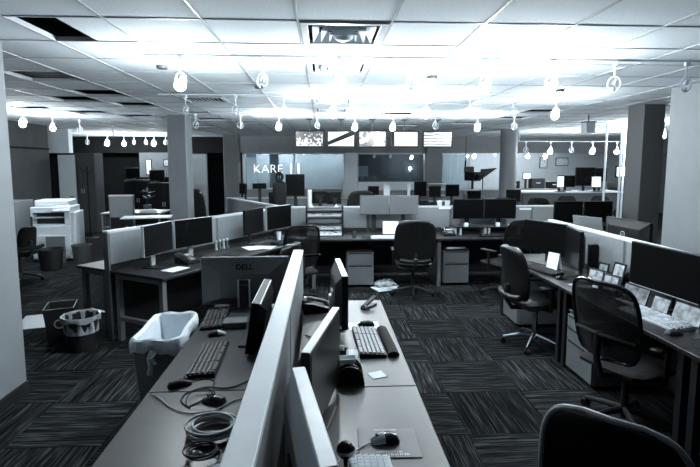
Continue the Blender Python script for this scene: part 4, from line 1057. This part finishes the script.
# black cabinets and gear in the rear left
for k, (x0, x1, y, h, l) in enumerate(((-6.66, -6.02, 13.2, 2.12, 'tall dark grey cupboard beside the pale door'), (-6.0, -5.2, 15.0, 1.35, 'black equipment rack below the framed niche'), (-4.9, -4.0, 13.8, 1.30, 'black equipment rack behind the near square column'))):
    t = thing('cupboard', l, 'cupboard', ((x0+x1)/2, y, 0)); hw_ = (x1-x0)/2
    B('body', 'wall_dark' if k == 0 else 'black_plastic', t, -hw_, hw_, 0, .5, 0, h, .006)
    for s_ in (-1, 1):
        d = B('door', 'wall_dark' if k == 0 else 'black_plastic', t, min(0,s_*hw_)+.006, max(0,s_*hw_)-.006, -.018, 0, .05, h-.04, .004); B('handle', 'silver', d, s_*.03-.008, s_*.03+.008, -.03, -.018, h*.5, h*.5+.12)
for k, (x, z, wd_, hh, l) in enumerate(((-5.70, 1.47, .20, .52, 'tall narrow framed picture on the rear niche'), (-5.14, 1.74, .18, .25, 'small framed picture on the rear niche'))):
    t = thing('wall_picture', l, 'picture', (x, 16.28, z), 0); B('frame', 'black_plastic', t, -wd_/2, wd_/2, 0, .02, 0, hh, .003); B('print', 'photo_print' if k else 'paper_print', t, -wd_/2+.03, wd_/2-.03, -.004, .0, .03, hh-.03)
for k, (x, y, z) in enumerate(((-5.75, 14.9, 1.35), (-4.72, 13.95, 1.30), (-4.16, 14.0, 1.30))):
    monitor((x, y+.15, z), 5*k-5, .42, .30, .06, ('dark monitor on the rack below the framed niche', 'dark monitor on the rack behind the column', 'second dark monitor on the rack behind the column')[k])
t = thing('coat_stand', 'thin coat stand before the pale door', 'coat stand', (-5.75, 12.2, 0), 0)
MB().tube([(0,0,.02),(0,0,1.78)], .018).build('pole', 'black_plastic', t, True); MB().lathe([(.18,0),(.18,.02),(.03,.04)], 20).build('base', 'black_plastic', t, True)
for k in range(4):
    a = k*PI/2+.4; MB().tube([(0,0,1.62),(.1*math.cos(a),.1*math.sin(a),1.66),(.16*math.cos(a),.16*math.sin(a),1.75)], .009).build('hook', 'black_plastic', t, True)

# ============================================================ TELEVISIONS ON THE CEILING
for k, (x0, x1) in enumerate(((-.56,.02), (.085,.655), (.725,1.305), (1.38,1.97), (2.06,2.67))):
    cx, w_ = (x0+x1)/2, x1-x0
    t = thing('television', ('hanging television showing white picture with dark specks', 'hanging television with a dark diagonal band across its picture', 'hanging television with black and white blotches', 'hanging television with a blank pale picture', 'hanging television with fine dark lines')[k], 'television', (cx, 10.0, 2.17), (-1, 0, 1, 2, -2)[k], 'hanging televisions')
    MB().rbox(-w_/2, w_/2, -.03, .03, 0, .335, .006).build('housing', 'black_plastic', t)
    s = B('screen', 'tv_picture_%d' % k, t, -w_/2+.024, w_/2-.024, -.033, -.029, .026, .311)
    s.location = (0,0,0)
    if k == 1: MB().prism([(-w_/2+.024,.045),(-w_/2+.024,.115),(w_/2-.12,.311),(w_/2-.024,.311),(w_/2-.024,.24)], -.035, -.033).build('picture_band', 'wall_black', t)
    if k == 3: B('picture_bar', 'wall_black', t, -w_/2+.024, -w_/2+.08, -.035, -.033, .026, .311)
    MB().tube([(0,.02,.28),(0,.02,2.747-2.17)], .014).build('pole', 'dark_metal', t, True)
    MB().rbox(-.08,.08,.028,.05,.1,.30,.004).build('bracket', 'dark_metal', t)
    MB().rbox(-.06,.06,-.04,.08,2.722-2.17,2.747-2.17,.004).build('ceiling_plate', 'dark_metal', t)

# ============================================================ FAR DESKS
desk(1.6, .8, 'far dark desk with the raised black monitor', (-2.2, 10.6, 0), 0, top='laminate_dark')
desk(1.6, .8, 'far dark desk behind the jacket-covered chair', (-.6, 10.6, 0), 0, top='laminate_dark')
desk(1.8, .8, 'far desk with four assorted monitors', (1.1, 12.6, 0), 0, top='laminate_dark'); desk(1.8, .8, 'far desk before the grey rear pier', (2.9, 12.6, 0), 0, top='laminate_dark')
partition(4.4, 'far grey screen behind the assorted monitors', (1.0, 13.45, 0), 0, 3, h=1.12, cap='panel_cap_grey')
partition(3.3, 'far grey screen behind the raised black monitor', (-2.25, 11.45, 0), 0, 2, h=1.05, cap='panel_cap_grey')
monitor((-.63, 11.0, DZ), 0, .43, .49, .37, 'raised black monitor before the lettered glass')
monitor((-1.43, 11.0, DZ), 4, .31, .13, .53, 'small flat dark monitor raised on a slim post')
monitor((-1.80, 11.0, DZ), -50, .26, .24, .42, 'tilted dark monitor next to the one on a slim post')
t = thing('hooded_coat', 'black hooded coat hanging on a stand before the glass', 'coat', (-.92, 10.35, 0), 0)
MB().tube([(0,0,.02),(0,0,1.66)], .016).build('pole', 'black_plastic', t, True); MB().lathe([(.17,0),(.17,.02),(.03,.04)], 20).build('base', 'black_plastic', t, True)
MB().pad([.10,.12,.13,.15,.14,.08], [0]*6, [.55,.75,1.0,1.25,1.40,1.47], .16, nu=12, edge=.5).build('coat_body', 'dark_fabric', t, True)
MB().tube([(.065*math.cos(a*PI/8), -.05, 1.56+.085*math.sin(a*PI/8)) for a in range(16)], .03, 8, closed=True).build('hood', 'dark_fabric', t, True)
leather_chair((.72, 9.9, 0), 10, 'wide black chair draped with dark jackets', top=1.30, sz=.5, hw=.30, mat_='dark_fabric')
monitor((.62, 11.1, DZ), 0, .36, .34, .33, 'grey-backed monitor behind the jacket-draped chair', scr='screen_haze', bez='bin_grey')
leather_chair((-2.62, 10.75, 0), -30, 'tall black chair between the two square columns', top=1.30, sz=.5, hw=.26)
monitor((1.35, 12.95, DZ), 0, .30, .24, .26, 'small far monitor on a white ledge', scr='screen_off')
monitor((2.62, 12.95, DZ), 30, .42, .40, .22, 'far dark monitor turned sideways under the bright lamp')
monitor((3.02, 12.95, DZ), -8, .32, .30, .20, 'far black square monitor beside the turned one')
monitor((3.50, 12.95, DZ), 5, .38, .32, .22, 'far black monitor with a papers shelf above')
tag(B('white_box', 'paper', None, 1.62, 1.78, 12.85, 13.0, DZ, 1.30, .004), 'tall white box standing on the far desk', 'box')
cup((2.28, 12.8, DZ), 'white flask on the far desk', .045, .56, 'paper', 'flask', 'flask')
t = thing('paper_tray', 'stacked white paper trays above the far black monitor', 'paper tray', (3.15, 13.25, DZ), 0)
for k in range(4): B('tray', 'white_plastic', t, -.22, .22, -.12, .12, .06+.16*k, .075+.16*k)
for x in (-.21,.2):
    for y in (-.11,.1): B('post', 'silver', t, x, x+.01, y, y+.01, 0, .56)
flat('paper_sheet', (.62, 10.78, DZ), 20, .3, .2, 'white papers spread on the far desk behind the sorter', 'paper', th=.04)
cup((-.3, 10.8, DZ), 'white bottle on the far desk behind the sorter', .05, .52, 'paper', 'bottle', 'bottle')
for k, (x, y) in enumerate(((-1.05,10.95), (-.08,11.12), (.24,10.85))):
    monitor((x, y, DZ), 180+10*k, .34, .26, .20, ('low dark monitor turned away behind the sorter', 'low dark monitor behind the white bottle', 'low dark monitor beside the spread papers')[k])
# wall lamp in the glazed dark room, its bright panel
t = thing('wall_sconce', 'bright bare lamp on the wall of the dark glazed room', 'wall lamp', (3.40, 18.86, 1.62), 0)
MB().rbox(-.04,.04,0,.04,-.10,.10,.004).build('backplate', 'silver', t); MB().ball((0,-.05,.04), .05).build('bulb', 'bulb_small', t, True); MB().tube([(0,0,-.02),(0,-.05,-.02)], .01).build('arm', 'black_plastic', t, True)
tag(B('notice_board', 'wall_mid', None, 1.3, 1.75, 18.86, 18.9, 1.35, 1.75, .003), 'grey notice board on the dark glazed room wall', 'board')

# far right counter and studio
t = thing('counter', 'grey front counter with a pale top beyond the round column', 'counter', (6.6, 13.0, 0), 0)
B('front', 'column_dark', t, -1.3, 1.4, -.45, -.38, 0, 1.06); B('top', 'panel_cap_grey', t, -1.35, 1.45, -.5, .35, 1.06, 1.10, .004); B('end', 'wall_mid', t, -1.3, -1.22, -.38, .3, 0, 1.06); B('end', 'wall_mid', t, 1.32, 1.4, -.38, .3, 0, 1.06)
CZ = 1.10
monitor((6.66, 12.95, CZ), 0, .50, .32, .10, 'dark monitor beside the bright panel on the far counter')
monitor((7.0, 12.75, CZ), 0, .56, .50, .14, 'largest black monitor on the far counter') if False else monitor((7.1, 12.8, CZ), 0, .54, .50, .14, 'largest black monitor on the far counter')
monitor((7.56, 12.85, CZ), -10, .32, .36, .26, 'upright black monitor at the far counter end')
for k, (x, w_, h_, l) in enumerate(((6.30, .17, .28, 'narrow bright white lit panel on the far counter'), (7.28, .24, .27, 'bright white lit screen before the upright monitor'))):
    monitor((x, 12.56, CZ), 0, w_, h_, .12, l, scr='glow_screen', bez='white_plastic', frame=.008)
for k, x in enumerate((6.35, 7.25)):
    leather_chair((x, 12.1, 0), 170, ('low dark chair at the far counter', 'second low dark chair at the far counter end')[k], top=1.0, sz=.5, mat_='dark_fabric')
t = thing('flight_case', 'dark equipment stack at the right of the far counter', 'equipment', (8.75, 13.4, 0), 0)
B('case', 'black_plastic', t, -.5, .5, -.25, .25, 0, 1.15, .01); B('case_lid', 'dark_metal', t, -.5, .5, -.25, .25, 1.155, 1.30, .01); B('latch', 'silver', t, -.05, .05, -.26, -.25, 1.1, 1.2)
monitor((8.45, 13.3, 1.30), 0, .40, .34, .14, 'bright-screened monitor on the equipment stack', scr='glow_screen', frame=.04)
monitor((6.06, 14.15, CZ+.0), 0, .24, .20, .28, 'little bright screen beside the round column', scr='glow_screen', frame=.02)
tag(B('side_counter', 'wall_mid', None, 5.5, 7.2, 13.95, 14.5, 0, 1.10, .004), 'plain grey counter behind the round column', 'counter')
for k, (x, y) in enumerate(((6.27, 10.5), (6.62, 10.5), (6.95, 10.9))):
    t = thing('pole', ('white floor to ceiling pole closest to the far counter', 'white floor to ceiling pole in the middle of three', 'white floor to ceiling pole standing behind the other two')[k], 'pole', (x, y, 0), 0, 'white poles'); MB().tube([(0,0,.01),(0,0,ZC-.01)], .022, 12).build('shaft', 'lamp_white', t, True)
    MB().lathe([(.05,0),(.05,.012)], 16).build('foot', 'lamp_white', t, True); MB().lathe([(.05,ZC-.012),(.05,ZC)], 16).build('top_flange', 'lamp_white', t, True)
t = thing('studio_camera', 'black studio camera on a pedestal in the rear studio', 'camera', (4.75, 15.2, 0), 15)
for k in range(3):
    a = k*2*PI/3; MB().tube([(0,0,.9),(.32*math.cos(a),.32*math.sin(a),.02)], .025).build('leg', 'black_plastic', t, True)
MB().tube([(0,0,.8),(0,0,1.3)], .04).build('column', 'black_plastic', t, True); MB().rbox(-.14,.14,-.28,.28,1.3,1.58,.02).build('body', 'black_plastic', t); MB().tube([(0,-.28,1.44),(0,-.5,1.44)], .08, 16).build('lens', 'black_gloss', t, True)
MB().rbox(-.18,.18,.2,.24,1.55,1.75,.01).build('viewfinder', 'black_plastic', t); MB().tube([(.15,.1,1.4),(.4,.45,1.25)], .012).build('pan_bar', 'dark_metal', t, True)
t = thing('prompter_flag', 'black slanted hood on a stand beside the studio camera', 'hood', (5.5, 16.0, 0), 0)
MB().prism([(-.22,1.35),(-.18,1.66),(.28,1.70),(-.10,1.42)], -.15, .15).build('hood', 'black_plastic', t); MB().tube([(-.15,0,0.02),(-.15,0,1.4)], .02).build('stand', 'black_plastic', t, True); MB().lathe([(.2,0),(.2,.02)], 16, Matrix.Translation((-.15,0,0))).build('foot', 'black_plastic', t, True)
t = thing('wall_speaker', 'boxy grey fixture hanging under the far soffit', 'fixture', (4.95, 8.9, 2.40), 0)
B('body', 'silver', t, -.09, .09, -.09, .09, 0, .20, .006); B('top_plate', 'black_plastic', t, -.10, .10, -.10, .10, .20, .215); MB().tube([(0,0,.21),(0,0,ZC-2.40)], .01).build('hanger', 'black_plastic', t, True)
t = thing('equipment_crate', 'dark equipment crate below the studio camera', 'crate', (4.82, 14.4, 0), 0)
B('box', 'black_plastic', t, -.6, .6, -.3, .3, 0, .95, .01); B('lid', 'dark_metal', t, -.61, .61, -.31, .31, .955, 1.05, .01); B('handle', 'silver', t, -.1, .1, -.32, -.305, .6, .64, .003)

# ---- more of the crowded far desks right of the televisions
desk(1.7, .8, 'far dark desk crowded with equipment before the round column', (3.3, 11.0, 0), 0, top='laminate_dark')
for k, (x, y, rz, w_, h_, zb, l) in enumerate(((3.62, 11.45, 8, .36, .27, .18, 'dark monitor on the crowded far desk beside the printer'), (4.55, 11.35, -18, .34, .28, .20, 'dark monitor at the end of the crowded far desk'))):
    monitor((x, y, DZ), rz, w_, h_, zb, l)
t = thing('printer', 'pale desktop printer with paper tray on the crowded far desk', 'printer', (4.05, 11.4, DZ), 5)
B('body', 'steel_grey', t, -.22, .22, -.20, .20, 0, .24, .02); B('lid', 'copier_dark', t, -.21, .21, -.19, .19, .24, .27, .01); B('paper_tray', 'white_plastic', t, -.14, .14, -.30, -.20, .07, .085); B('slot', 'copier_dark', t, -.16, .16, -.203, -.19, .09, .15)
for k, (x, y, rz) in enumerate(((3.75, 10.4, 15), (4.7, 10.3, -25))):
    leather_chair((x, y, 0), rz, ('dark chair at the crowded far desk beside the printer', 'dark chair at the crowded far desk before the round column')[k], top=1.12, sz=.5, mat_='dark_fabric')
tag(B('archive_box', 'grey_plastic', None, 3.315, 3.36, 11.1, 11.3, DZ, 1.12, .006), 'narrow grey archive box at the end of the crowded far desk', 'box')
for k, (x, w_, h_, m_, l) in enumerate(((5.72, .34, .22, 'black_plastic', 'low black equipment case along the rear counter'), (6.45, .42, .30, 'dark_metal', 'dark metal equipment case on the rear counter'), (6.95, .34, .20, 'black_plastic', 'small black equipment case at the rear counter end'))):
    t = thing('equipment_case', l, 'case', (x+.0, 14.33, 1.10), 0); B('box', m_, t, -w_/2, w_/2, -.12, .12, 0, h_, .01); B('handle', 'silver', t, -.06, .06, -.135, -.12, h_*.5, h_*.5+.03, .003)
for k, (x, z, w_, h_) in enumerate(((7.35, 1.65, .34, .46), (8.15, 1.75, .55, .35))):
    t = thing('wall_picture', ('upright framed notice on the studio wall', 'wide framed notice on the studio wall')[k], 'picture', (x+2.0, 20.17, z), 0); B('frame', 'dark_metal', t, -w_/2, w_/2, 0, .03, 0, h_, .004); B('print', 'paper_print', t, -w_/2+.03, w_/2-.03, -.004, 0, .03, h_-.03)
t = thing('hanging_microphone', 'black microphone hanging by a rod in the studio', 'microphone', (4.75, 16.0, 1.75), 0)
MB().tube([(0,0,.2),(0,0,ZC-1.75)], .01).build('rod', 'black_plastic', t, True); MB().tube([(0,0,0),(0,0,.2)], .03, 10).build('body', 'black_plastic', t, True)
